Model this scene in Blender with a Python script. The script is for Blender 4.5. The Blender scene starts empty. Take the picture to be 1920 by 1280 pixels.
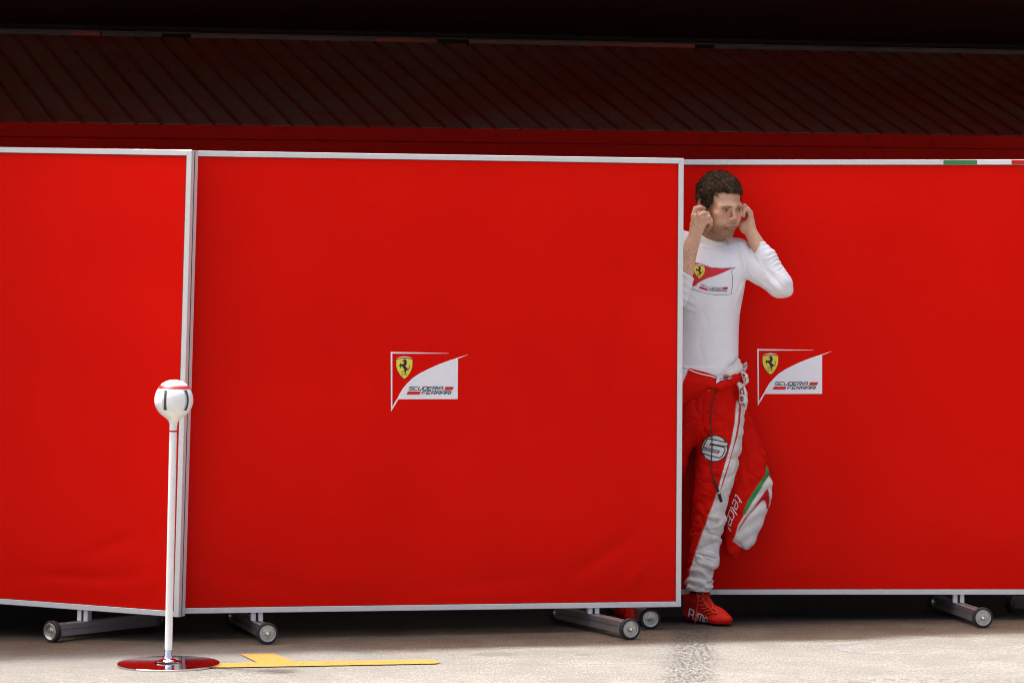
import bpy, bmesh, math, random
import numpy as np
from mathutils import Vector, Matrix, noise as mnoise
from mathutils.bvhtree import BVHTree
from mathutils.geometry import tessellate_polygon

S = bpy.context.scene
C = S.collection
R = math.radians
random.seed(7)
rng = np.random.default_rng(7)

# ------------------------------------------------------------------ camera
FPX, CZ, CX, HY = 5880.0, 1.27, 960.0, 560.0        # focal length in photo pixels, eye height, principal column, horizon row
cam_d = bpy.data.cameras.new('camera')
cam = bpy.data.objects.new('camera', cam_d); C.objects.link(cam)
cam.location = (0, -12, CZ); cam.rotation_euler = (R(90), 0, 0)
cam_d.sensor_width = 36; cam_d.lens = 36*FPX/1920
cam_d.shift_y = -(640-HY)/1920
cam_d.clip_end = 2000
cam_d.dof.use_dof = True; cam_d.dof.focus_distance = 11.9; cam_d.dof.aperture_fstop = 32
S.camera = cam

# ------------------------------------------------------------------ sky and sun
SUN_EL, SUN_AZ = 66.0, -66.0
w = bpy.data.worlds.new('World'); S.world = w; w.use_nodes = True
nt = w.node_tree; nt.nodes.clear()
sky = nt.nodes.new('ShaderNodeTexSky'); sky.sky_type = 'NISHITA'; sky.sun_disc = False
sky.sun_elevation = R(SUN_EL); sky.sun_rotation = R(SUN_AZ)
sky.dust_density = 9.0; sky.air_density = 0.55; sky.ozone_density = 0.0
bg = nt.nodes.new('ShaderNodeBackground'); bg.inputs[1].default_value = 0.15
wo = nt.nodes.new('ShaderNodeOutputWorld')
nt.links.new(sky.outputs[0], bg.inputs[0]); nt.links.new(bg.outputs[0], wo.inputs[0])
sun_d = bpy.data.lights.new('sun', 'SUN'); sun_d.energy = 2.9; sun_d.angle = R(4); sun_d.color = (1, .98, .94)
sun = bpy.data.objects.new('sun', sun_d); C.objects.link(sun)
toward = Vector((math.sin(R(SUN_AZ))*math.cos(R(SUN_EL)), math.cos(R(SUN_AZ))*math.cos(R(SUN_EL)), math.sin(R(SUN_EL))))
sun.rotation_euler = toward.to_track_quat('Z', 'Y').to_euler()
S.view_settings.view_transform = 'Standard'; S.view_settings.look = 'None'
S.view_settings.gamma = 1; S.view_settings.use_curve_mapping = False
S.view_settings.exposure = 1.4
S.cycles.filter_width = 1.1

# ------------------------------------------------------------------ helpers
def at(px, py, D):
    return Vector(((px-CX)*D/FPX, D-12, CZ+(HY-py)*D/FPX))
def ground(px, py, z=0.0):
    D = FPX*(CZ-z)/(py-HY)
    v = at(px, py, D); v.z = z
    return v

def link_mesh(name, me, mat=None, parent=None, smooth=False):
    o = bpy.data.objects.new(name, me); C.objects.link(o)
    if mat is not None and len(me.materials) == 0: me.materials.append(mat)
    if parent is not None: o.parent = parent
    if smooth and len(me.polygons):
        me.polygons.foreach_set('use_smooth', np.ones(len(me.polygons), dtype=bool))
    return o
def from_bm(name, bm, mat, parent=None, smooth=False):
    me = bpy.data.meshes.new(name); bm.to_mesh(me); bm.free()
    return link_mesh(name, me, mat, parent, smooth)
def pyd(name, verts, faces, mat, parent=None, smooth=False):
    me = bpy.data.meshes.new(name); me.from_pydata([tuple(v) for v in verts], [], faces); me.update()
    return link_mesh(name, me, mat, parent, smooth)
def thing(name, label, cat, loc=(0, 0, 0), group=None):
    o = bpy.data.objects.new(name, None); C.objects.link(o)
    o.location = loc; o['label'] = label; o['category'] = cat
    o.empty_display_size = .1
    if group: o['group'] = group
    return o
def tag(o, label, cat, group=None):
    o['label'] = label; o['category'] = cat
    if group: o['group'] = group
    return o
def structure(o):
    o['kind'] = 'structure'; return o

def box_bm(bm, lo, hi, bevel=0.0, mtx=None):
    lo = Vector(lo); hi = Vector(hi)
    r = bmesh.ops.create_cube(bm, size=1.0)
    vs = r['verts']
    for v in vs:
        v.co = Vector(((lo.x+hi.x)/2+v.co.x*(hi.x-lo.x), (lo.y+hi.y)/2+v.co.y*(hi.y-lo.y), (lo.z+hi.z)/2+v.co.z*(hi.z-lo.z)))
    if bevel > 0:
        es = list({e for v in vs for e in v.link_edges})
        r2 = bmesh.ops.bevel(bm, geom=es, offset=bevel, segments=1, affect='EDGES', clamp_overlap=True)
        vs = list({v for f in r2['faces'] for v in f.verts} | {v for v in vs if v.is_valid})
    if mtx is not None:
        for v in vs: v.co = mtx @ v.co
    return vs
def box(name, lo, hi, mat, parent=None, bevel=0.0, mtx=None):
    bm = bmesh.new(); box_bm(bm, lo, hi, bevel, mtx)
    return from_bm(name, bm, mat, parent)

def prism_profile(name, prof, p0, p1, up, mat, parent=None):
    """extrude a closed 2-D profile (u sideways, v up) from p0 to p1"""
    p0 = Vector(p0); p1 = Vector(p1); d = (p1-p0).normalized(); up = Vector(up)
    s = d.cross(up).normalized(); up = s.cross(d).normalized()
    n = len(prof)
    vs = [p0+s*u+up*v for u, v in prof]+[p1+s*u+up*v for u, v in prof]
    fs = [[i, (i+1) % n, n+(i+1) % n, n+i] for i in range(n)]
    tr = tessellate_polygon([[Vector((u, v, 0)) for u, v in prof]])
    fs += [[a, b, c] for a, b, c in tr]+[[n+a, n+b, n+c] for a, b, c in tr]
    bm = bmesh.new(); bv = [bm.verts.new(v) for v in vs]
    for f in fs:
        try: bm.faces.new([bv[i] for i in f])
        except ValueError: pass
    bmesh.ops.recalc_face_normals(bm, faces=bm.faces)
    return from_bm(name, bm, mat, parent)

def slotted(wd, ht, slot=.008, deep=.006, sides='LR'):
    """outline of a slotted aluminium extrusion, wd wide and ht tall"""
    a, b = wd/2, ht/2; s = slot/2; c = .0015
    p = [(-a+c, -b)]
    if 'B' in sides: p += [(-s, -b), (-s, -b+deep), (s, -b+deep), (s, -b)]
    p += [(a-c, -b), (a, -b+c)]
    if 'R' in sides: p += [(a, -s), (a-deep, -s), (a-deep, s), (a, s)]
    p += [(a, b-c), (a-c, b)]
    if 'T' in sides: p += [(s, b), (s, b-deep), (-s, b-deep), (-s, b)]
    p += [(-a+c, b), (-a, b-c)]
    if 'L' in sides: p += [(-a, s), (-a+deep, s), (-a+deep, -s), (-a, -s)]
    p += [(-a, -b+c)]
    return p

def lathe(name, prof, mat, parent=None, axis='Z', seg=40, mtx=None):
    """prof: list of (r, h); surface of revolution"""
    bm = bmesh.new(); rings = []
    for r, h in prof:
        if r < 1e-6: rings.append([bm.verts.new((0, 0, h))])
        else: rings.append([bm.verts.new((r*math.cos(2*math.pi*i/seg), r*math.sin(2*math.pi*i/seg), h)) for i in range(seg)])
    for a, b in zip(rings, rings[1:]):
        for i in range(seg):
            j = (i+1) % seg
            if len(a) == 1 and len(b) == 1: continue
            if len(a) == 1: bm.faces.new([a[0], b[i], b[j]])
            elif len(b) == 1: bm.faces.new([a[i], a[j], b[0]])
            else: bm.faces.new([a[i], a[j], b[j], b[i]])
    bmesh.ops.recalc_face_normals(bm, faces=bm.faces)
    M = Matrix.Identity(4)
    if axis == 'Y': M = Matrix.Rotation(R(90), 4, 'X')
    if mtx is not None: M = mtx @ M
    bmesh.ops.transform(bm, matrix=M, verts=bm.verts)
    o = from_bm(name, bm, mat, parent, True)
    try:
        o.data.set_sharp_from_angle(angle=R(40))
    except Exception: pass
    return o

def tube(name, pts, rad, mat, parent=None, seg=8):
    pts = [Vector(p) for p in pts]; n = len(pts)
    rr = rad if isinstance(rad, (list, tuple)) else [rad]*n
    bm = bmesh.new(); rings = []; prev = None
    for i, p in enumerate(pts):
        t = (pts[min(i+1, n-1)]-pts[max(i-1, 0)]).normalized()
        if prev is None: prev = t.orthogonal().normalized()
        prev = (prev-t*prev.dot(t)).normalized(); b = t.cross(prev)
        rings.append([bm.verts.new(p+(prev*math.cos(2*math.pi*k/seg)+b*math.sin(2*math.pi*k/seg))*rr[i]) for k in range(seg)])
    for a, b in zip(rings, rings[1:]):
        for k in range(seg): bm.faces.new([a[k], a[(k+1) % seg], b[(k+1) % seg], b[k]])
    bm.faces.new(rings[0][::-1]); bm.faces.new(rings[-1])
    bmesh.ops.recalc_face_normals(bm, faces=bm.faces)
    return from_bm(name, bm, mat, parent, True)
def smooth_path(pts, n=6):
    pts = [Vector(p) for p in pts]; out = []
    for i in range(len(pts)-1):
        p0 = pts[max(i-1, 0)]; p1 = pts[i]; p2 = pts[i+1]; p3 = pts[min(i+2, len(pts)-1)]
        for k in range(n):
            t = k/n
            out.append(.5*((2*p1)+(-p0+p2)*t+(2*p0-5*p1+4*p2-p3)*t*t+(-p0+3*p1-3*p2+p3)*t**3))
    out.append(pts[-1]); return out

# ------------------------------------------------------------------ materials
class NT:
    def __init__(s, name):
        s.m = bpy.data.materials.new(name); s.m.use_nodes = True
        s.t = s.m.node_tree; s.t.nodes.clear()
        s.o = s.n('ShaderNodeOutputMaterial'); s.b = s.n('ShaderNodeBsdfPrincipled')
        s.l(s.b.outputs[0], s.o.inputs[0])
    def n(s, t, **k):
        x = s.t.nodes.new(t)
        for a, v in k.items(): setattr(x, a, v)
        return x
    def l(s, a, b): s.t.links.new(a, b)
    def noise(s, scale, detail=4, rough=.55, vec=None, dist=0):
        x = s.n('ShaderNodeTexNoise'); x.inputs['Scale'].default_value = scale; x.inputs['Detail'].default_value = detail
        x.inputs['Roughness'].default_value = rough; x.inputs['Distortion'].default_value = dist
        if vec is not None: s.l(vec, x.inputs['Vector'])
        return x.outputs[0]
    def coords(s, kind='Object', scale=(1, 1, 1)):
        c = s.n('ShaderNodeTexCoord'); m = s.n('ShaderNodeMapping'); m.inputs['Scale'].default_value = scale
        s.l(c.outputs[kind], m.inputs[0]); return m.outputs[0]
    def ramp(s, fac, stops):
        x = s.n('ShaderNodeValToRGB'); e = x.color_ramp.elements
        while len(e) < len(stops): e.new(.5)
        for k, (p, c) in zip(e, stops):
            k.position = p; k.color = (c, c, c, 1) if not hasattr(c, '__len__') else (*c, 1)
        s.l(fac, x.inputs[0]); return x.outputs[0]
    def mix(s, fac, a, b, mode='MIX'):
        x = s.n('ShaderNodeMix', data_type='RGBA', blend_type=mode)
        for sock, v in ((x.inputs[0], fac), (x.inputs[6], a), (x.inputs[7], b)):
            if hasattr(v, 'links'): s.l(v, sock)
            elif hasattr(v, '__len__'): sock.default_value = (*v, 1) if len(v) == 3 else v
            else: sock.default_value = v
        return x.outputs[2]
    def math(s, op, a, b=None, c=None, clamp=False):
        x = s.n('ShaderNodeMath', operation=op); x.use_clamp = clamp
        for i, v in enumerate((a, b, c)):
            if v is None: continue
            if hasattr(v, 'links'): s.l(v, x.inputs[i])
            else: x.inputs[i].default_value = v
        return x.outputs[0]
    def bump(s, h, strength=.3, dist=.01):
        x = s.n('ShaderNodeBump'); x.inputs['Strength'].default_value = strength; x.inputs['Distance'].default_value = dist
        s.l(h, x.inputs['Height']); s.l(x.outputs[0], s.b.inputs['Normal'])
    def set(s, **k):
        for a, v in k.items():
            sock = s.b.inputs[a.replace('_', ' ')]
            if hasattr(v, 'links'): s.l(v, sock)
            elif hasattr(v, '__len__') and len(v) == 3: sock.default_value = (*v, 1)
            else: sock.default_value = v
        return s.m

def simple(name, col, rough=.5, metal=0.0, var=.12, scale=30, bump=0, bscale=200, spec=.5, coords='Object'):
    n = NT(name); v = n.coords(coords)
    nz = n.noise(scale, 4, .6, v)
    f = n.ramp(nz, [(.3, 1-var), (.7, 1+var*.4)])
    c = n.mix(1.0, col, f, 'MULTIPLY')
    n.set(Base_Color=c, Roughness=rough, Metallic=metal)
    n.b.inputs['Specular IOR Level'].default_value = spec
    if bump: n.bump(n.noise(bscale, 3, .6, v), bump, .002)
    return n.m

def mat_vinyl():
    n = NT('red_vinyl'); v = n.coords()
    big = n.noise(1.6, 3, .5, v); fine = n.noise(14, 4, .6, v)
    c = n.mix(n.ramp(big, [(.35, 0), (.7, 1)]), (.68, .0042, .0008), (.74, .0058, .0012))
    # rubbed, slightly dusty handling marks
    sm = n.ramp(n.noise(5, 6, .7, n.coords('Object', (1, 1, 2.6))), [(.62, 0), (.80, .16)])
    c = n.mix(sm, c, (.56, .015, .006))
    # grey handling marks along the lower edge
    sp = n.n('ShaderNodeSeparateXYZ'); n.l(n.coords(), sp.inputs[0])
    low = n.ramp(sp.outputs[2], [(.03, 1), (.16, 0)]); spk = n.ramp(n.noise(22, 7, .8, v), [(.60, 0), (.68, .55)])
    c = n.mix(n.math('MULTIPLY', low, spk), c, (.20, .03, .025))
    n.set(Base_Color=c, Roughness=n.ramp(fine, [(.3, .36), (.7, .50)]))
    n.b.inputs['Specular IOR Level'].default_value = .055
    n.bump(n.noise(3.5, 3, .5, n.coords('Object', (1, 1, .5))), .10, .02)
    return n.m
def mat_alu(name='brushed_aluminium', col=(.74, .74, .73), rough=.42, metal=.30):
    n = NT(name); v = n.coords()
    st = n.noise(60, 3, .6, v); sp = n.noise(9, 7, .75, v)
    c = n.mix(n.ramp(st, [(.3, 0), (.7, .5)]), col, tuple(x*.86 for x in col))
    c = n.mix(n.ramp(sp, [(.64, 0), (.72, .5)]), c, (.16, .15, .14))
    n.set(Base_Color=c, Roughness=n.ramp(st, [(.3, rough-.06), (.7, rough+.1)]), Metallic=metal)
    return n.m
def mat_vcol(name, rough=.8, bscale=900, bstr=.15, var=.10, spec=.25, sheen=0, sss=0, wave=False):
    n = NT(name); v = n.coords()
    a = n.n('ShaderNodeAttribute', attribute_name='Col')
    f = n.ramp(n.noise(35, 4, .6, v), [(.3, 1-var), (.7, 1.0)])
    n.set(Base_Color=n.mix(1.0, a.outputs[0], f, 'MULTIPLY'), Roughness=rough)
    n.b.inputs['Specular IOR Level'].default_value = spec
    if sheen: n.b.inputs['Sheen Weight'].default_value = sheen
    if sss:
        n.b.inputs['Subsurface Weight'].default_value = sss
        n.b.inputs['Subsurface Radius'].default_value = (1, .25, .12)
        n.b.inputs['Subsurface Scale'].default_value = .006
    n.bump(n.noise(bscale, 3, .6, v), bstr, .001)
    return n.m

M_VINYL = mat_vinyl()
M_ALU = mat_alu()
M_ALUDK = mat_alu('dull_leg_aluminium', (.42, .41, .41), .34, .75)
M_SEAM = simple('seam_shadow_gap', (.02, .02, .02), .8)
M_WHITE = simple('white_print', (.80, .80, .84), .5, var=.03)
M_INK = simple('black_print', (.012, .012, .02), .5, var=.05)
M_REDP = simple('red_print', (.58, .006, .006), .5, var=.05)
M_YEL = simple('yellow_print', (.80, .66, .05), .5, var=.04)
M_GREEN = simple('green_print', (.05, .22, .07), .5, var=.06)
M_RUBBER = simple('black_rubber', (.02, .02, .021), .65, var=.3, scale=60, bump=.2)
M_ZINC = simple('zinc_plated_steel', (.62, .63, .58), .30, .85, var=.2, scale=40)
M_CHROME = simple('chrome', (.80, .80, .80), .05, 1.0, var=.03)
M_DISC = simple('mirror_polished_steel', (.62, .58, .57), .08, 1.0, var=.10, scale=9)
M_PAINTW = simple('white_gloss_paint', (.86, .86, .84), .25, var=.04, scale=25)
M_RINGRED = simple('red_ring_paint', (.52, .012, .012), .35, var=.05)
M_SLOT = simple('dark_grey_slot', (.035, .042, .04), .35, var=.1)
M_SLOTIN = simple('pale_recess_lip', (.50, .56, .53), .5, var=.1)

# ------------------------------------------------------------------ ground
def ground_mat():
    n = NT('pit_lane_concrete')
    g = n.n('ShaderNodeNewGeometry'); P = g.outputs['Position']
    sep = n.n('ShaderNodeSeparateXYZ'); n.l(P, sep.inputs[0]); X, Y = sep.outputs[0], sep.outputs[1]
    def mp(sc, loc=(0, 0, 0)):
        m = n.n('ShaderNodeMapping'); m.inputs['Scale'].default_value = sc; m.inputs['Location'].default_value = loc; n.l(P, m.inputs[0]); return m.outputs[0]
    agg = n.noise(170, 3, .7, P); agg2 = n.noise(45, 5, .7, P); blot = n.noise(2.2, 5, .6, mp((.7, 1.6, 1))); 
    c = n.mix(n.ramp(blot, [(.30, 0), (.70, 1)]), (.146, .142, .127), (.208, .203, .180))
    c = n.mix(n.ramp(agg, [(.30, .55), (.52, 0)]), c, (.17, .155, .13))
    c = n.mix(n.ramp(agg, [(.60, 0), (.72, .75)]), c, (.66, .62, .53))
    c = n.mix(n.ramp(n.noise(26, 6, .75, mp((.35, 1, 1))), [(.50, 0), (.66, .55)]), c, (.13, .125, .11))
    c = n.mix(n.ramp(agg2, [(.55, 0), (.72, .35)]), c, (.22, .20, .175))
    st1 = n.noise(1, 4, .7, mp((130, 26, 1))); st2 = n.noise(1, 4, .75, mp((40, 8, 1), (5, 2, 0))); st3 = n.noise(1, 5, .7, mp((5, 3.5, 1), (1, 7, 0)))
    c = n.mix(n.ramp(st1, [(.36, .50), (.50, 0)]), c, (.085, .082, .072)); c = n.mix(n.ramp(st1, [(.55, 0), (.70, .45)]), c, (.48, .465, .41))
    c = n.mix(n.ramp(st2, [(.54, 0), (.66, .5)]), c, (.13, .125, .11)); c = n.mix(n.ramp(st3, [(.42, 0), (.66, .60)]), c, (.125, .122, .112))
    # brown dirt along the garages, with the strip's shade darkened into its colour
    edge = n.math('SUBTRACT', n.math('MULTIPLY_ADD', X, -.19, Y), n.math('MULTIPLY', n.math('SUBTRACT', n.noise(3.0, 4, .6, mp((.6, 1, 1))), .5), .5))
    dirt_shade = n.ramp(n.math('ADD', edge, .62, clamp=True), [(.0, 0), (.12, .8), (.6, .95)])
    dcol = n.mix(n.ramp(n.noise(6, 5, .7, mp((.5, 3.0, 1), (3, 1, 0))), [(.35, 0), (.65, 1)]), (.085, .052, .026), (.115, .090, .058))
    dcol = n.mix(n.ramp(agg, [(.35, .6), (.55, 0)]), dcol, (.07, .058, .045))
    dcol = n.mix(n.ramp(agg, [(.66, 0), (.76, .8)]), dcol, (.50, .45, .36))
    dcol = n.mix(n.ramp(st1, [(.36, .7), (.48, 0)]), dcol, (.040, .030, .020)); dcol = n.mix(n.ramp(st1, [(.60, 0), (.70, .7)]), dcol, (.30, .26, .20)); dcol = n.mix(n.ramp(st3, [(.45, 0), (.62, .6)]), dcol, (.13, .115, .085))
    c = n.mix(dirt_shade, c, dcol)
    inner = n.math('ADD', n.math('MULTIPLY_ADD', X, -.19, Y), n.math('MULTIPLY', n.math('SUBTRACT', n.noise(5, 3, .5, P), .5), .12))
    c = n.mix(n.ramp(n.math('ADD', inner, .10, clamp=True), [(.0, 0), (.30, 1)]), c, (.016, .013, .010))  # shade behind the screens painted into the ground as near black
    # grey worn area near the marker stand
    def blob(x, y, rx, ry, soft=.35, amp=.5, nscale=9):
        dx = n.math('DIVIDE', n.math('SUBTRACT', X, x), rx); dy = n.math('DIVIDE', n.math('SUBTRACT', Y, y), ry)
        d = n.math('SQRT', n.math('ADD', n.math('MULTIPLY', dx, dx), n.math('MULTIPLY', dy, dy)))
        d = n.math('ADD', d, n.math('MULTIPLY', n.math('SUBTRACT', n.noise(nscale, 4, .6, P), .5), amp))
        return n.ramp(d, [(max(0, .9-soft), 1), (min(1, .9+.02), 0)])
    def mul(a, k): return n.math('MULTIPLY', a, k)
    c = n.mix(mul(blob(-1.0, -.72, .62, .30, .8, 1.0, 7), .65), c, (.155, .15, .145))
    c = n.mix(mul(blob(-1.35, -1.05, 1.15, .55, .8, 1.0, 4), .62), c, (.135, .130, .118))
    for (px, py, rx, ry, k) in ((925, 1226, .10, .085, .55), (1095, 1226.5, .048, .055, .5), (788, 1211, .045, .05, .75), (850, 1226, .03, .02, .5), (552, 1266, .028, .022, .8), (533, 1259, .02, .014, .6), (775, 1252, .05, .012, .3), (1118, 1245, .05, .012, .5), (46, 1228, .055, .03, .55), (1668, 1258, .02, .01, .8), (77, 1259, .012, .01, .9)):
        p = ground(px, py)
        c = n.mix(mul(blob(p.x, p.y, rx, ry, .25, .5, 22), k), c, (.11, .095, .075))
    # rubber band left by tyres, running out towards the pit lane
    ax = n.math('SUBTRACT', X, n.math('MULTIPLY_ADD', Y, .072, .70))
    ax = n.math('ADD', ax, n.math('MULTIPLY', n.math('SUBTRACT', n.noise(7, 4, .6, P), .5), .10))
    band = n.ramp(n.math('ABSOLUTE', ax), [(.05, 1), (.115, 0)])
    flecks = n.ramp(n.noise(1, 5, .8, mp((70, 16, 1), (9, 3, 0))), [(.46, 0), (.54, 1)])
    c = n.mix(n.math('MULTIPLY', n.math('MULTIPLY', band, flecks), .85), c, (.045, .043, .047))
    # more scattered flecks at lower right and by the stand
    for (x, y, rx, ry, k) in ((1.35, -1.55, .75, .16, .8), (2.05, -1.30, .45, .22, .7), (-.98, -1.33, .24, .22, .75), (-1.02, -1.05, .15, .12, .5)):
        m = n.math('MULTIPLY', blob(x, y, rx, ry, .7, .8, 6), n.ramp(n.noise(1, 5, .8, mp((34, 14, 1), (4, 8, 0))), [(.50, 0), (.58, 1)]))
        c = n.mix(mul(m, k), c, (.09, .085, .085))
    # hairline crack
    cr = n.math('ABSOLUTE', n.math('SUBTRACT', n.math('MULTIPLY_ADD', X, .10, Y), n.math('MULTIPLY_ADD', n.noise(2.2, 3, .5, P), .10, -.88)))
    crm = n.math('MULTIPLY', n.ramp(cr, [(.0, 1), (.008, 0)]), n.ramp(X, [(.0, 1), (.02, 0)]))
    crm = n.math('MULTIPLY', crm, n.ramp(n.math('ADD', X, 1.0), [(.0, 0), (.03, 1)]))
    c = n.mix(mul(crm, .6), c, (.12, .10, .08))
    n.set(Base_Color=c, Roughness=n.ramp(agg2, [(.3, .80), (.7, .95)]))
    n.b.inputs['Specular IOR Level'].default_value = .25
    h = n.math('ADD', agg, n.math('MULTIPLY', agg2, 1.5))
    n.bump(h, .5, .004)
    return n.m
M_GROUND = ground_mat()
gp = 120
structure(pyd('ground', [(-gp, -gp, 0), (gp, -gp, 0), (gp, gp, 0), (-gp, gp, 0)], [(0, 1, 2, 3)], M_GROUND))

def yellow_mat():
    n = NT('yellow_road_paint'); v = n.coords()
    c = n.mix(n.ramp(n.noise(40, 5, .7, v), [(.40, 0), (.75, 1)]), (.31, .172, .020), (.25, .135, .016))
    c = n.mix(n.ramp(n.noise(14, 6, .75, v), [(.56, 0), (.68, .75)]), c, (.14, .11, .07))
    n.set(Base_Color=c, Roughness=.75, Alpha=n.ramp(n.noise(38, 7, .8, v), [(.36, .15), (.42, 1)])); n.bump(n.noise(170, 3, .7, v), .5, .003); return n.m
M_YPAINT = yellow_mat()
def ground_poly(name, px, mat, z, sub=0):
    vs = [ground(x, y, z) for x, y in px]
    tr = tessellate_polygon([vs])
    o = pyd(name, vs, [list(t) for t in tr], mat)
    for p in o.data.polygons:
        if p.normal.z < 0: p.flip()
    return o
o = ground_poly('painted_line', [(395, 1243.5), (420, 1242.0), (482, 1240.6), (450, 1225), (513, 1224), (554, 1239.2), (690, 1237), (808, 1235), (826, 1240.5), (817, 1243), (600, 1247), (430, 1250), (395, 1250.5)], M_YPAINT, .004)
structure(o)
def chalk_mat():
    n = NT('pale_scuff'); v = n.coords()
    n.set(Base_Color=(.27, .27, .285), Roughness=.9, Alpha=n.ramp(n.noise(30, 7, .85, v), [(.44, 0), (.60, .75)])); return n.m
M_CHALK = chalk_mat()
o = ground_poly('scuff_mark', [(1537, 1209), (1560, 1205.5), (1590, 1205), (1618, 1202.2), (1628, 1203.2), (1598, 1207.8), (1576, 1209.5), (1592, 1216), (1620, 1221), (1660, 1222.5), (1712, 1223.3), (1706, 1225.3), (1640, 1225.2), (1600, 1223.3), (1568, 1218), (1556, 1213)], M_CHALK, .0015)
structure(o)

# ------------------------------------------------------------------ garage front
def mat_canopy():
    n = NT('dusty_dark_red_sheet'); v = n.coords('Object', (1, 1, 1))
    g = n.n('ShaderNodeNewGeometry'); P = g.outputs['Position']
    c = n.mix(n.ramp(n.noise(1.1, 5, .65, P), [(.30, 0), (.62, 1)]), (.56, .085, .048), (.44, .20, .145))
    c = n.mix(n.ramp(n.noise(7, 6, .75, P), [(.48, 0), (.70, .6)]), c, (.52, .055, .032))
    c = n.mix(n.ramp(n.noise(30, 5, .8, P), [(.6, 0), (.75, .5)]), c, (.42, .30, .26))
    n.set(Base_Color=c, Roughness=.6); n.b.inputs['Specular IOR Level'].default_value = .08
    n.bump(n.noise(12, 4, .6, P), .25, .004); return n.m
def mat_fascia():
    n = NT('worn_red_fascia'); g = n.n('ShaderNodeNewGeometry'); P = g.outputs['Position']
    m = n.n('ShaderNodeMapping'); m.inputs['Scale'].default_value = (1, 1, 1); n.l(P, m.inputs[0])
    c = n.mix(n.ramp(n.noise(1.2, 4, .6, P), [(.35, 0), (.7, 1)]), (.60, .010, .003), (.70, .012, .004))
    c = n.mix(n.ramp(n.noise(9, 7, .75, P), [(.57, 0), (.70, .75)]), c, (.12, .012, .008))
    c = n.mix(n.ramp(n.noise(45, 5, .8, P), [(.70, 0), (.76, .5)]), c, (.30, .20, .17))
    n.set(Base_Color=c, Roughness=.5); n.b.inputs['Specular IOR Level'].default_value = .05
    n.bump(n.noise(6, 4, .6, P), .2, .006); return n.m
M_CAN = mat_canopy(); M_FAS = mat_fascia()
M_RIB = simple('dark_red_rib', (.40, .035, .022), .6, var=.4, scale=8, coords='Object')
M_GROOVE = simple('black_joint', (.012, .006, .005), .9)
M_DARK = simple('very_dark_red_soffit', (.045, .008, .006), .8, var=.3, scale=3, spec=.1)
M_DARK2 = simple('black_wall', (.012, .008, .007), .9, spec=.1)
M_BEAM = simple('dull_red_grey_beam', (.085, .045, .045), .5, var=.5, scale=3)

garage = thing('garage_building', 'dark red garage front with ribbed sloping canopy and deep black soffit behind the screens', 'building')
FA = at(0, 228, 13.42); FB = at(1920, 256, 14.57)
fe = (FB-FA); fe.z = 0; fe.normalize()
fn = Vector((-fe.y, fe.x, 0))          # into the building
FZ = 2.026
rd = Vector((-.4345, 1, .432))         # direction the ribs run
def fp(s, z, back=0.0): return Vector((FA.x, FA.y, 0))+fe*s+fn*back+Vector((0, 0, z))
S0, S1 = -3.2, 8.4
def slab(name, s0, s1, z0, z1, b0, b1, mat, bevel=0.0, parent=garage):
    vs = [fp(s, z, b) for s in (s0, s1) for b in (b0, b1) for z in (z0, z1)]
    f = [(0, 1, 3, 2), (4, 6, 7, 5), (0, 4, 5, 1), (2, 3, 7, 6), (1, 5, 7, 3), (0, 2, 6, 4)]
    o = pyd(name, vs, f, mat, parent)
    bm = bmesh.new(); bm.from_mesh(o.data); bmesh.ops.recalc_face_normals(bm, faces=bm.faces)
    if bevel: bmesh.ops.bevel(bm, geom=list(bm.edges), offset=bevel, segments=1, affect='EDGES')
    bm.to_mesh(o.data); bm.free(); return o
segs = [S0, S1]
for a, b in zip(segs, segs[1:]):
    slab('fascia_board', a+.0015, b-.0015, FZ-.062, FZ-.001, 0, .09, M_FAS, .003)
for a, b in zip([S0], [S1]):
    if b > a: slab('fascia_board', a+.0015, b-.0015, FZ-.30, FZ-.0632, .004, .09, M_FAS, .003)
T = 1.1
pitch = .1145
def quadbox(a, b, c, d, up, mat, name, parent=garage):
    lo = [a, b, c, d]; hi = [p+up for p in lo]
    o = pyd(name, lo+hi, [(0, 3, 2, 1), (4, 5, 6, 7), (0, 1, 5, 4), (1, 2, 6, 5), (2, 3, 7, 6), (3, 0, 4, 7)], mat, parent)
    return o
def fp3(s, t, dz=0): return fp(s, FZ, 0)+rd*t+Vector((0, 0, dz))
pn = fe.cross(rd).normalized()
nrib = int((S1+.6-S0)/pitch)
proto_panel = proto_rib = None
for i in range(nrib):
    s = S0+i*pitch
    if proto_panel is None:
        base = fp3(s, 0)
        proto_panel = quadbox(fp3(s+.014, .004)-base, fp3(s+pitch-.003, .004)-base, fp3(s+pitch-.003, T)-base, fp3(s+.014, T)-base, pn*-.012, M_CAN, 'canopy_panel')
        proto_rib = quadbox(fp3(s-.001, .002)-base+pn*.001, fp3(s+.006, .002)-base+pn*.001, fp3(s+.006, T-.03)-base+pn*.001, fp3(s-.001, T-.03)-base+pn*.001, pn*.009, M_RIB, 'canopy_rib')
        proto_panel.location = base; proto_rib.location = base
    else:
        for q in (proto_panel, proto_rib):
            c = q.copy(); C.objects.link(c); c.parent = garage
            c.location = fp3(s, 0)+pn*random.uniform(-.0012, .0012)
qb = quadbox(fp3(S0-.1, .0)-pn*.02, fp3(S1+.7, .0)-pn*.02, fp3(S1+.7, T)-pn*.02, fp3(S0-.1, T)-pn*.02, pn*-.01, M_GROOVE, 'canopy_backing')
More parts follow.
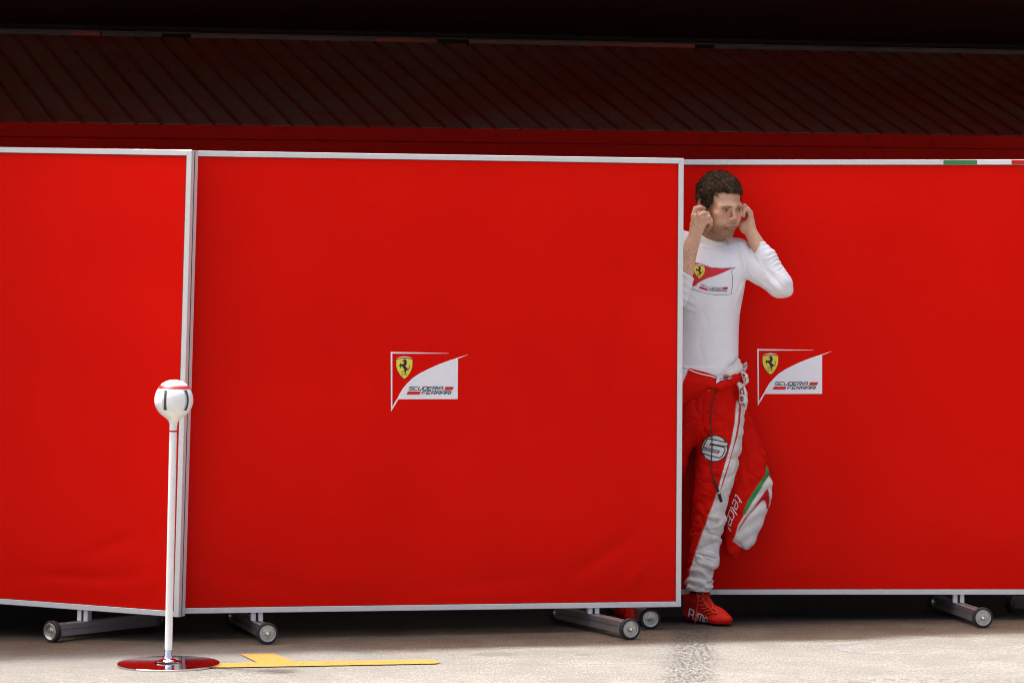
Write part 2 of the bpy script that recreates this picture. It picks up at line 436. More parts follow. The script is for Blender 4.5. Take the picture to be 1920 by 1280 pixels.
# beam and light strips where canopy meets the soffit
zt = FZ+.432*T
def bp(s, dt=0, dz=0): return fp3(s, T+dt, dz)
M_STRIP = simple('faded_pink_strip', (.16, .06, .06), .5, var=.5, scale=2)
M_STRIPR = simple('faded_red_strip', (.30, .03, .02), .5, var=.4, scale=3)
ss = [S0, -1.2, .32, .45, .66, .98, 1.0, 1.62, 2.4, 3.36, 3.6, 5.9, 6.3, S1]
for a, b, m in ((S0, .30, M_BEAM), (.30, .43, M_STRIPR), (.44, .72, M_BEAM), (.86, 1.75, M_STRIP), (1.752, 2.05, M_STRIPR), (2.21, 2.8, M_STRIP), (2.802, 3.35, M_STRIPR), (3.45, 5.55, M_BEAM), (5.7, S1, M_BEAM)):
    a += .33; b += .33
    q = [bp(a, .0, 0), bp(b, .0, 0), bp(b, .02, 0), bp(a, .02, 0)]
    quadbox(*q, Vector((0, 0, .022)), m, 'light_strip')
q = [bp(S0, .03, -.03), bp(S1+.8, .03, -.03), bp(S1+.8, .08, -.03), bp(S0, .08, -.03)]
quadbox(*q, Vector((0, 0, .10)), M_GROOVE, 'recess_backing')
tube('cable_tray', [bp(S0, -.04, .036), bp(S1, -.04, .036)], .004, M_BEAM, garage, 6)
# soffit: long dark sheets running out over the pit apron
ZS = zt+.052
ED = Vector((0, .20, ZS))               # front edge passes here, parallel to the garage front
far0 = bp(0, .06, 0); far0.z = ZS
depth = (far0-ED).dot(fn)
sd = Vector((.30, -1, 0)); sd = sd/abs(sd.dot(fn))*depth
k = 0; wdt = .42
s = S0-1.6
proto = None
while s < S1+1.2:
    a = bp(s, .07); b = bp(s+wdt-.008, .07)
    for p in (a, b): p.z = ZS
    if proto is None:
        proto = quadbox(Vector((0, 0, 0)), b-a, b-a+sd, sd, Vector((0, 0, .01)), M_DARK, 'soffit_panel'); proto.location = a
    else:
        c = proto.copy(); C.objects.link(c); c.parent = garage; c.location = a
    s += wdt
a = bp(S0-1.6, .07); b = bp(S1+1.2, .07); a.z = b.z = ZS+.014
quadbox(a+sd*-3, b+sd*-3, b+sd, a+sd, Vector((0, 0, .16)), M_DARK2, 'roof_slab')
# rear and side walls closing the black interior
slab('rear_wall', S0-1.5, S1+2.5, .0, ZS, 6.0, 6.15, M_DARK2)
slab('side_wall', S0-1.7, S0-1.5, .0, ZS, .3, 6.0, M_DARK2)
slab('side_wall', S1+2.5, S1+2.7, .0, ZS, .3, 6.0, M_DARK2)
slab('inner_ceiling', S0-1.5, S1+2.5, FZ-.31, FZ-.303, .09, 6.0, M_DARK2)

# ------------------------------------------------------------------ flat print helpers
def bm_polys(polys, holes=None):
    """polys: list of 2-D outlines -> bmesh in the XY plane"""
    bm = bmesh.new()
    for p in polys:
        vs3 = [Vector((x, y, 0)) for x, y in p]
        bv = [bm.verts.new(v) for v in vs3]
        for t in tessellate_polygon([vs3]):
            try: bm.faces.new([bv[i] for i in t])
            except ValueError: pass
    return bm
def stroke(pts, wd, closed=False):
    """mitred strip polygon quads along a polyline -> list of quads"""
    P = [Vector(p).to_2d() if len(p) > 2 else Vector(p) for p in pts]; n = len(P); L = []; Rr = []
    for i in range(n):
        if closed: a, b = P[(i-1) % n], P[(i+1) % n]
        else: a, b = P[max(i-1, 0)], P[min(i+1, n-1)]
        d1 = (P[i]-a); d2 = (b-P[i])
        d1 = d1.normalized() if d1.length > 0 else d2.normalized(); d2 = d2.normalized() if d2.length > 0 else d1
        t = (d1+d2); t = t.normalized() if t.length > 1e-6 else d1
        nrm = Vector((-t.y, t.x)); k = wd/2/max(.45, nrm.dot(Vector((-d1.y, d1.x))))
        L.append(P[i]+nrm*k); Rr.append(P[i]-nrm*k)
    q = []
    for i in range(n if closed else n-1):
        j = (i+1) % n; q.append([tuple(L[i]), tuple(Rr[i]), tuple(Rr[j]), tuple(L[j])])
    return q
LET = {
 'S': [[(1, 1), (.12, 1), (0, .88), (0, .62), (.12, .5), (.88, .5), (1, .38), (1, .12), (.88, 0), (0, 0)]],
 'C': [[(1, 1), (.14, 1), (0, .86), (0, .14), (.14, 0), (1, 0)]],
 'U': [[(0, 1), (0, .14), (.14, 0), (.86, 0), (1, .14), (1, 1)]],
 'D': [[(0, 0), (0, 1), (.84, 1), (1, .84), (1, .16), (.84, 0), (.10, 0)]],
 'E': [[(1, 1), (0, 1), (0, 0), (1, 0)], [(.10, .5), (.9, .5)]],
 'F': [[(1, 1), (0, 1), (0, 0)], [(.10, .5), (.9, .5)]],
 'R': [[(0, 0), (0, 1), (.86, 1), (1, .86), (1, .6), (.88, .46), (.10, .46)], [(.55, .38), (1, 0)]],
 'I': [[(0, 0), (0, 1)]],
 'A': [[(0, 0), (0, .84), (.16, 1), (.84, 1), (1, .84), (1, 0)], [(.12, .4), (.88, .4)]],
 'P': [[(0, 0), (0, 1), (.8, 1), (1, .85), (1, .5), (.85, .38), (.2, .38)]],
 'M': [[(0, 0), (0, .85), (.15, 1), (.85, 1), (1, .85), (1, 0)], [(.5, .0), (.5, .86)]],
 't': [[(.35, 1.0), (.35, .15), (.5, 0), (.9, 0)], [(.44, .68), (.85, .68)]],
 'e': [[(.1, .36), (1, .36), (1, .55), (.85, .7), (.2, .7), (0, .55), (0, .15), (.15, 0), (.95, 0)]],
 'l': [[(.25, 1.0), (.25, .15), (.4, 0), (.6, 0)]],
 'c': [[(1, .7), (.2, .7), (0, .55), (0, .15), (.15, 0), (1, 0)]],
 'n': [[(0, 0), (0, .7), (.8, .7), (1, .55), (1, 0)]],
 'd': [[(1, 1), (1, 0), (.15, 0), (0, .15), (0, .55), (.15, .7), (.88, .7)]],
 'r': [[(0, 0), (0, .7), (.8, .7)]],
 'a': [[(.1, .7), (.85, .7), (1, .58), (1, 0), (.15, 0), (0, .12), (0, .3), (.12, .42), (.88, .42)]],
 'T': [[(0, 1), (1, 1)], [(.5, .9), (.5, 0)]],
}
def text_quads(txt, org, u, v, gap=.28, wd=.18, narrow=.12):
    """quads for txt; u = vector of one letter width, v = up vector of cap height"""
    org = Vector(org); u = Vector(u); v = Vector(v); x = 0.0; out = []
    for ch in txt:
        wl = narrow if ch == 'I' else (.6 if ch == 'l' else 1.0)
        for line in LET[ch]:
            for q in stroke([(a*(wl if ch != 'I' else 1)*u.length, b*v.length) for a, b in line], wd*v.length):
                out.append([tuple(org+u*(x+p[0]/u.length)+v*(p[1]/v.length)) for p in q])
        x += wl+gap
    return out, x-gap
def clampfit(txt, org, u_total, v, wd=.18, gap=.28):
    n = sum(.12 if c == 'I' else (.6 if c == 'l' else 1.0) for c in txt)+gap*(len(txt)-1)
    u = Vector(u_total)/n
    return text_quads(txt, org, u, v, gap, wd)[0]

HORSE = [(465, 240), (495, 255), (530, 290), (548, 340), (540, 390), (545, 430), (520, 465), (490, 480), (520, 530), (560, 570), (585, 605), (610, 590), (632, 550), (638, 510), (620, 460), (632, 425), (650, 480), (657, 540), (640, 590), (612, 625), (600, 662), (580, 640), (560, 660), (530, 680), (512, 705), (522, 745), (492, 772), (467, 805), (435, 815), (440, 788), (468, 765), (488, 738), (478, 712), (440, 710), (390, 714), (350, 724), (343, 694), (400, 683), (450, 688), (460, 678), (440, 630), (430, 590), (400, 545), (360, 508), (335, 502), (322, 540), (333, 582), (308, 578), (293, 530), (295, 492), (270, 512), (257, 490), (280, 450), (300, 408), (322, 398), (345, 430), (375, 435), (410, 415), (440, 380), (446, 345), (420, 322), (375, 327), (378, 300), (420, 290), (435, 255)]
SHIELD = [(155, 275), (250, 238), (360, 220), (460, 215), (560, 220), (670, 238), (755, 272), (755, 480), (740, 560), (700, 670), (640, 780), (560, 890), (460, 970), (360, 890), (280, 790), (210, 670), (170, 560), (155, 480)]
SWOOSH = [(135, 212), (300, 165), (460, 140), (620, 165), (775, 212), (620, 190), (460, 178), (300, 192)]
def sh(p): return [(735-700)*8+x/19.7*8 for x, y in [p]][0], (660-630)*8+p[1]/19.7*8     # shield crop -> logo crop units
def scale_poly(p, k):
    cx = sum(a for a, b in p)/len(p); cy = sum(b for a, b in p)/len(p)
    return [(cx+(a-cx)*k, cy+(b-cy)*k) for a, b in p]
LOGO_WHITE = [(258, 232), (700, 240), (1140, 250), (1140, 253.5), (700, 256), (283, 258), (287, 1048), (365, 920), (400, 850), (450, 770), (520, 690), (600, 615), (700, 550), (850, 475), (1000, 410), (1150, 355), (1300, 308), (1438, 265), (1350, 303), (1278, 328), (1278, 935), (380, 937), (268, 1122)]
def logo_layers():
    L = []
    L.append(('emblem_field', M_WHITE, 1, [LOGO_WHITE]))
    L.append(('shield_outline', M_INK, 1, [[sh(p) for p in scale_poly(SHIELD, 1.05)]]))
    L.append(('shield', M_YEL, 2, [[sh(p) for p in SHIELD]]))
    L.append(('shield_crest_line', M_WHITE, 2, [[sh(p) for p in SWOOSH]]))
    L.append(('horse', M_INK, 3, [[sh(p) for p in HORSE]]))
    s_ = [[(x*60+350, 770+(1-y)*80) for x, y in l] for l in LET['S']]
    f_ = [[(x*75+505, 785+(1-y)*65) for x, y in l] for l in LET['F']]
    L.append(('shield_letters', M_INK, 3, [[sh(p) for p in q] for l in s_+f_ for q in stroke(l, 11)]))
    L.append(('lettering', M_INK, 2, clampfit('SCUDERIA', (533, 798), (505, 0), (20, -46), .25)+clampfit('FERRARI', (728, 863), (440, 0), (20, -46), .25)))
    L.append(('red_bar', M_REDP, 2, [[(1090, 752), (1217, 752), (1197, 801), (1070, 801)]]))
    L.append(('red_bar', M_REDP, 2, [[(520, 820), (718, 820), (698, 868), (499, 868)]]))
    return L

# ------------------------------------------------------------------ rolling screens
PH, PW, PT, RW = 1.72, 1.885, .055, .0205      # height, width, profile depth, rail face width
def fabric_mesh(seed, creases, nx=110, nz=100, PW=PW):
    x0, x1, z0, z1 = RW-.001, PW-RW+.001, RW-.001, PH-RW+.001
    vs = []; fs = []
    for j in range(nz+1):
        for i in range(nx+1):
            u, v = i/nx, j/nz; x = x0+(x1-x0)*u; z = z0+(z1-z0)*v
            e = min(1, min(u, 1-u)*14)*min(1, min(v, 1-v)*14); e = e*e*(3-2*e)
            d = mnoise.noise(Vector((x*1.3, z*1.0, seed)))*.010+mnoise.noise(Vector((x*4, z*2.2, seed+5)))*.0026
            edge = math.exp(-min(x-x0, x1-x)/.05)+math.exp(-min(z-z0, z1-z)/.05)
            d += edge*mnoise.noise(Vector((x*9, z*9, seed+9)))*.006
            for (cx, cz, dx, dz, ln, wd, am) in creases:
                l = math.hypot(dx, dz); ax = ((x-cx)*dx+(z-cz)*dz)/l; ay = (-(x-cx)*dz+(z-cz)*dx)/l
                ay += .35*wd*math.sin(ax/ln*2.2)
                d += .6*am*math.exp(-(ay/wd)**2)*math.exp(-(ax/ln)**2)
            vs.append((x, .007+d*e*.9, z))
    for j in range(nz):
        for i in range(nx):
            a = j*(nx+1)+i; fs.append((a, a+1, a+nx+2, a+nx+1))
    me = bpy.data.meshes.new('fabric'); me.from_pydata(vs, [], fs); me.update(); return me

def screen(name, label, TL, TR, BL, BR, seed, creases, logo_px=None, flag=None, PW=PW):
    """TL.. are world corners; the frame is fitted rigidly to them"""
    ctr = (TL+TR+BL+BR)/4
    ex = ((TR-TL)+(BR-BL)).normalized(); ez = ((TL-BL)+(TR-BR)); ez = (ez-ex*ez.dot(ex)).normalized(); ey = ez.cross(ex)
    o = thing(name, label, 'screen', group='rolling red screens across the garage front')
    rightmid = (TR+BR)/2; leftmid = (TL+BL)/2
    org = rightmid-ex*PW-ez*PH/2 if not flag else leftmid-ez*PH/2
    Mx = Matrix((ex, ey, ez)).transposed().to_4x4(); Mx.translation = org
    o.matrix_world = Mx
    inv = Mx.inverted()
    # mitred rails: slotted profile, front face at y=0
    def rail(p, q, side, nm):
        # p,q outer corners in local xz; side = inward normal
        p = Vector((p[0], 0, p[1])); q = Vector((q[0], 0, q[1])); d = (q-p).normalized(); n = Vector((side[0], 0, side[1]))
        prof = [(0, .001), (.001, 0), (RW-.001, 0), (RW, .001), (RW, PT-.001), (RW-.001, PT), (.001, PT), (0, PT-.001), (0, PT*.5+.0045), (.016, PT*.5+.0045), (.016, PT*.5-.0045), (0, PT*.5-.0045)]
        A = []; B = []
        for a, y in prof:
            A.append(p+n*a+d*(a+.0004)+Vector((0, y, 0))); B.append(q+n*a-d*(a+.0004)+Vector((0, y, 0)))
        m = len(prof); bm = bmesh.new(); va = [bm.verts.new(v) for v in A]; vb = [bm.verts.new(v) for v in B]
        for i in range(m): bm.faces.new([va[i], va[(i+1) % m], vb[(i+1) % m], vb[i]])
        tr = tessellate_polygon([[Vector((a, y, 0)) for a, y in prof]])
        for t in tr: bm.faces.new([va[i] for i in t]); bm.faces.new([vb[i] for i in t])
        bmesh.ops.recalc_face_normals(bm, faces=bm.faces)
        return from_bm(nm, bm, M_ALU, o)
    rail((0, 0), (PW, 0), (0, 1), 'frame_rail'); rail((0, PH), (PW, PH), (0, -1), 'frame_rail')
    rail((0, 0), (0, PH), (1, 0), 'frame_stile'); rail((PW, 0), (PW, PH), (-1, 0), 'frame_stile')
    box('slot_shade', (PW-.006, PT*.5-.0044, .004), (PW-.0015, PT*.5+.0044, PH-.004), M_SEAM, o); box('slot_shade', (.0015, PT*.5-.0044, .004), (.006, PT*.5+.0044, PH-.004), M_SEAM, o)  # black strips give the stile slots their shade as colour
    # rubber gasket line between frame and cloth
    g = .0022; a, b = RW, PW-RW; c, d = RW, PH-RW
    gq = stroke([(a, c), (b, c), (b, d), (a, d)], g*2, True)
    bm = bmesh.new()
    for q in gq: bm.faces.new([bm.verts.new((x, .002, z)) for x, z in q])
    bmesh.ops.recalc_face_normals(bm, faces=bm.faces); from_bm('gasket', bm, M_SEAM, o)
    fab = link_mesh('fabric', fabric_mesh(seed, creases, PW=PW), M_VINYL, o, True)
    bvh = BVHTree.FromPolygons([v.co[:] for v in fab.data.vertices], [p.vertices[:] for p in fab.data.polygons])
    def flat(layer, polys, f, nm, mat, label=None):
        bm = bm_polys(polys)
        lim = .02
        for it in range(4):
            es = [e for e in bm.edges if (Vector(f(e.verts[0].co))-Vector(f(e.verts[1].co))).length > lim]
            if not es: break
            bmesh.ops.subdivide_edges(bm, edges=es, cuts=1, use_grid_fill=False)
            bmesh.ops.triangulate(bm, faces=[q for q in bm.faces if len(q.verts) > 3])
        for v in bm.verts:
            x, z = f(v.co)
            hit = bvh.ray_cast(Vector((x, -.5, z)), Vector((0, 1, 0)))[0]
            y = hit.y if hit is not None else .006
            v.co = Vector((x, y-.0005-.0006*layer, z))
        for q in bm.faces:
            q.normal_update()
            if q.normal.y > 0: q.normal_flip()
        return from_bm(nm, bm, mat, o)
    if logo_px:
        (lx, ly), k = logo_px              # photo pixel of the emblem's top-left corner, metres per crop unit
        r = at(lx, ly, 12.0)-cam.location
        cl = inv @ cam.location; rl = inv.to_3x3() @ r; t = (.006-cl.y)/rl.y; h = cl+rl*t
        def f(co): return (h.x+(co.x-258)*k, h.z-(co.y-232)*k)
        for nm, m, lay, polys in logo_layers(): flat(lay, polys, f, nm, m)
    if flag:
        for x0, x1, m in flag:
            bm = bmesh.new(); zz = (PH-RW+.0012, PH-.0012)
            bm.faces.new([bm.verts.new((x, -.0009, z)) for x, z in ((x0, zz[0]), (x1, zz[0]), (x1, zz[1]), (x0, zz[1]))])
            bmesh.ops.recalc_face_normals(bm, faces=bm.faces); from_bm('tricolour_tape', bm, m, o)
    bpy.context.view_layer.update()
    return o, Mx

WR = .0402
def leg_set(scr, Mx, front, rear, post_at=None):
    """front, rear: world wheel centres; bar between, twin post up to the bottom rail"""
    inv = Mx.inverted(); F = inv @ front; B = inv @ rear
    d = (B-F).normalized(); up = (inv.to_3x3() @ Vector((0, 0, 1))).normalized()
    L = (B-F).length
    a = F+d*.020; b = B-d*.020
    prism_profile('leg_bar', slotted(.040, .047, .008, .006, 'LRT'), a+up*.003, b+up*.003, up, M_ALUDK, scr)
    # post where the bar passes under the frame
    t = (PT/2-F.y)/(B.y-F.y); c = F.lerp(B, t)
    top = .0
    for sx in (-1, 1):
        x = c.x+sx*.0135
        prism_profile('leg_post', slotted(.0175, .034, .006, .004, 'LR'), (x, c.y, c.z+.0275), (x, c.y, -.0005), (0, 1, 0), M_ALU, scr)
    box('post_gusset', (c.x-.0045, c.y-.012, c.z+.0275), (c.x+.0045, c.y+.012, -.001), M_SEAM, scr)
    for end, ctr, sgn in ((0, F, -1), (1, B, 1)):
        ax = d*sgn                     # outward
        q = ax.to_track_quat('Z', 'Y').to_matrix().to_4x4(); q.translation = ctr
        w = lathe('wheel', [(0, -.008), (.020, -.008), (.0275, -.004), (.0275, .004), (.010, .004), (.0, .004)], M_ZINC, scr, seg=32, mtx=q)
        lathe('tyre', [(.0270, -.011), (.0345, -.012), (.0385, -.0105), (.0402, -.006), (.0402, .006), (.0385, .0105), (.0345, .012), (.0300, .0115), (.0270, .0105), (.0270, -.011)], M_RUBBER, w, seg=40, mtx=q)
        lathe('rim', [(.0268, .004), (.0268, .012), (.0290, .0128), (.0305, .0122), (.0308, .0108)], M_ZINC, w, seg=36, mtx=q)
        lathe('hub_ring', [(.0125, .004), (.0115, .0075), (.0085, .0085), (.0080, .004)], M_ZINC, w, seg=24, mtx=q)
        lathe('axle_bolt', [(.0062, .004), (.0062, .0128), (.0050, .0140), (0, .0140)], M_CHROME, w, seg=6, mtx=q)
        rot = random.uniform(0, 6.28)
        for kk in range(3):
            an = rot+kk*2.094
            m2 = q @ Matrix.Translation((math.cos(an)*.0195, math.sin(an)*.0195, 0))
            lathe('rivet', [(.0028, .004), (.0024, .0058), (0, .0062)], M_CHROME, w, seg=8, mtx=m2)
            m2 = q @ Matrix.Translation((math.cos(an+.38)*.0195, math.sin(an+.38)*.0195, 0))
            lathe('hole', [(.0016, .0043), (0, .0044)], M_SEAM, w, seg=8, mtx=m2)

def corners(top, bot, H=PH):
    """top/bot: ((xl,yl),(xr,yr)) photo pixels of outer edges"""
    out = []
    for k in (0, 1):
        h = bot[k][1]-top[k][1]; D = FPX*H/h
        out.append((at(*top[k], D), at(*bot[k], D)))
    (TL, BL), (TR, BR) = out
    return TL, TR, BL, BR
def ext(p, q, x): t = (x-p[0])/(q[0]-p[0]); return (x, p[1]+(q[1]-p[1])*t)

# left screen, turned towards the left, its right stile nearest the camera
TL, TR, BL, BR = corners(((0, 276), (352, 281.5)), ((0, 1131.5), (342, 1157)))
sc1, M1 = screen('rolling_screen', 'red rolling screen at the left edge, angled away behind the white marker stand', TL, TR, BL, BR, 1.3,
    [(1.45, .12, 1, .08, .22, .02, .010), (1.75, .10, .3, 1, .08, .015, -.008), (1.2, 1.62, 1, .1, .3, .012, -.003), (1.3, .9, .1, 1, .5, .05, .003), (1.6, .25, 1, .5, .12, .02, .006)])
leg_set(sc1, M1, at(98, 1183, 11.60) .copy(), Vector(((300-CX)*12.04/FPX, .04, .0402)))
# middle screen
tl, tr = (361, 282.5), (1278.5, 297); bl, br = (366, 1149.5), (1280.8, 1137)
TL, TR, BL, BR = corners((ext(tl, tr, 357), tr), (ext(bl, br, 350), br))
sc2, M2 = screen('rolling_screen', 'middle red rolling screen with the horse emblem near its centre, front of the row', TL, TR, BL, BR, 4.1,
    [(.12, .42, -.35, 1, .30, .03, .007), (.30, .12, 1, -.25, .25, .03, .008), (.85, .045, 1, .05, .14, .012, .010), (1.05, .05, 1, .02, .10, .010, -.008), (1.62, .20, 1, .75, .14, .022, .010), (1.75, .12, .8, 1, .10, .014, -.008), (1.70, 1.60, 1, -.5, .10, .02, .006), (1.15, .10, 1, .15, .25, .02, .005), (1.66, .9, .1, 1, .5, .03, .004), (.08, 1.62, 1, -.6, .08, .015, -.005), (.45, .30, 1, -.4, .25, .05, .004)],
    logo_px=((732.5, 659.5), 1/8/495.3), PW=PW+.045)
leg_set(sc2, M2, Vector(((501-CX)*11.54/FPX, -.46, .0402)), Vector(((440-CX)*12.17/FPX, .17, .0402)))
leg_set(sc2, M2, Vector(((1180.5-CX)*11.69/FPX, -.31, .0402)), Vector(((1047-CX)*12.30/FPX, .30, .0402)))
# right screen, a step behind
DR = 12.49
HR = PH
kR = PH/(821.5*DR/FPX)
DR = FPX*PH/821.5+.10
def at_r(px, py): return at(px, py, DR)
xl = 1196
TL, TR, BL, BR = at_r(xl, 296), at_r(1920, 296), at_r(xl, 1117.5), at_r(1920, 1117.5)
fx = lambda px: (px-xl)*DR/FPX
sc3, M3 = screen('rolling_screen', 'red rolling screen right of the man, green white red tape on its top rail', TL, TR, BL, BR, 8.7,
    [(1.6, .06, 1, .1, .12, .012, .006), (.55, .06, 1, -.1, .12, .012, .005), (.6, 1.66, 1, .0, .4, .02, .004), (1.3, 1.5, 1, -.25, .3, .04, .004), (1.45, .10, .2, 1, .05, .02, .004), (.9, .8, .15, 1, .5, .05, .003)],
    logo_px=((1419.5, 654.0), 1/8.0/495.3*1.0), flag=[(fx(1769), fx(1832), M_GREEN), (fx(1832), fx(1896.5), M_WHITE), (fx(1896.5), fx(1962), M_REDP)])
leg_set(sc3, M3, Vector(((1218.7-CX)*12.07/FPX, .07, .0402)), Vector(((1150-CX)*12.70/FPX, .72, .0402)))
leg_set(sc3, M3, Vector(((1842-CX)*12.11/FPX, .11, .0402)), Vector(((1757-CX)*12.74/FPX, .74, .0402)))
# fourth screen, out of frame except the foot of one leg
a4 = Vector((2.24, .50, .105)); e4 = Vector((math.cos(R(10)), math.sin(R(10)), 0))
sc4, M4 = screen('rolling_screen', 'red rolling screen beyond the right edge, only a dark castor leg showing', a4+Vector((0, 0, PH)), a4+e4*PW+Vector((0, 0, PH)), a4, a4+e4*PW, 12.5, [])
leg_set(sc4, M4, Vector(((1899-CX)*12.72/FPX+.42, .26, .0402)), Vector(((1899-CX)*12.72/FPX, .72, .0402)))

# ------------------------------------------------------------------ marker stand
stand = thing('marker_stand', 'white ball topped marker post on round mirror polished base before the left screen', 'post', ground(315, 1248))
bc = ground(316, 1247.5); bl_ = Vector((0, 0, 0))
def rel(v): return Vector(v)-stand.location
off = rel(bc)
rb = 96*(bc.y+12)/FPX
lathe('base_disc', [(0, .001), (rb-.002, .001), (rb, .003), (rb, .0075), (rb-.0015, .009), (.03, .0115), (0, .0115)], M_DISC, stand, seg=96, mtx=Matrix.Translation(off+Vector((0, 0, .002))) @ Matrix.Rotation(R(1.6), 4, 'X'))
top = at(326, 749.5, bc.y+12); bot = at(315.5, 1234, bc.y+12)
axis = (top-bot).normalized(); q = axis.to_track_quat('Z', 'Y').to_matrix().to_4x4()
def onaxis(h): m = q.copy(); m.translation = rel(bot+axis*h); return m
px = (bc.y+12)/FPX
lathe('socket', [(.034, -.008), (.031, -.004), (.017, .002), (.0135, .012), (.0125, .030), (.0110, .034)], M_CHROME, stand, seg=32, mtx=onaxis(0))
lathe('socket_flange', [(.047, -.011), (.047, -.008), (.030, -.005)], M_CHROME, stand, seg=32, mtx=onaxis(0))
pl = (top-bot).length
lathe('pole', [(.0110, .012), (.0122, .032), (.0128, .034), (.0128, pl-.1065)], M_PAINTW, stand, seg=32, mtx=onaxis(0))
lathe('red_ring', [(.0128, -.003), (.0134, -.002), (.0134, .002), (.0128, .003)], M_RINGRED, stand, seg=32, mtx=onaxis(pl-.108))
rbz = .0672
neck = [(.0130, -.105), (.0131, -.092), (.0138, -.083), (.0162, -.0745), (.0215, -.0675), (.0270, -.0630)]
ball = [(rbz*math.cos(a), rbz*math.sin(a)*1.0) for a in [R(x) for x in (-61, -54, -46, -40, -32, -24, -16, -8, 0, 8, 16, 24, 32, 37)]]
lathe('ball_head', neck+ball, M_PAINTW, stand, seg=64, mtx=onaxis(pl))
rr = rbz*math.cos(R(38)); zz = rbz*math.sin(R(38))
lathe('red_band', [(rr+.0015, zz-.002), (rr+.0022, zz), (rr-.0010, zz+.0060), (rr-.006, zz+.0082)], M_RINGRED, stand, seg=64, mtx=onaxis(pl))
cap = [(rr-.0060, zz+.0078)]+[(.0690*math.sin(R(a)), .0012+.0690*math.cos(R(a))) for a in (41.5, 36, 30, 24, 18, 12, 6)]+[(0, .0702)]
lathe('cap', cap, M_PAINTW, stand, seg=64, mtx=onaxis(pl))
# curved dark slots let into the ball, every 60 degrees
for an in (-90-41, -90+35, -90+35+72, -90-41-72, 90):
    for nm, m, w0, w1, r0, sh_ in (('slot', M_SLOT, .0042, .0066, .0006, 0), ('slot_lip', M_SLOTIN, .0062, .0040, .0003, (.0055 if an > -90 else -.0055))):
        vs = []; fs = []; N = 12
        for i in range(N+1):
            t = i/N*2-1; el = t*R(31) - R(-1)
            wd = w0+(w1-w0)*abs(t)**2.5
            for sdd in (-1, 1):
                a2 = R(an)+(sdd*wd+sh_)/rbz/max(.3, math.cos(el)) + (R(3.0) if an > -90 else R(-3.0))*(1-t*t)*-1
                r = rbz+r0
                vs.append((r*math.cos(el)*math.cos(a2), r*math.cos(el)*math.sin(a2), r*math.sin(el)))
        fs = [(2*i, 2*i+1, 2*i+3, 2*i+2) for i in range(N)]
        o = pyd(nm, [onaxis(pl) @ Vector(v) for v in vs], fs, m, stand, True)
# ------------------------------------------------------------------ person
def P(px, py, D=12.28): return np.array(at(px, py, D))

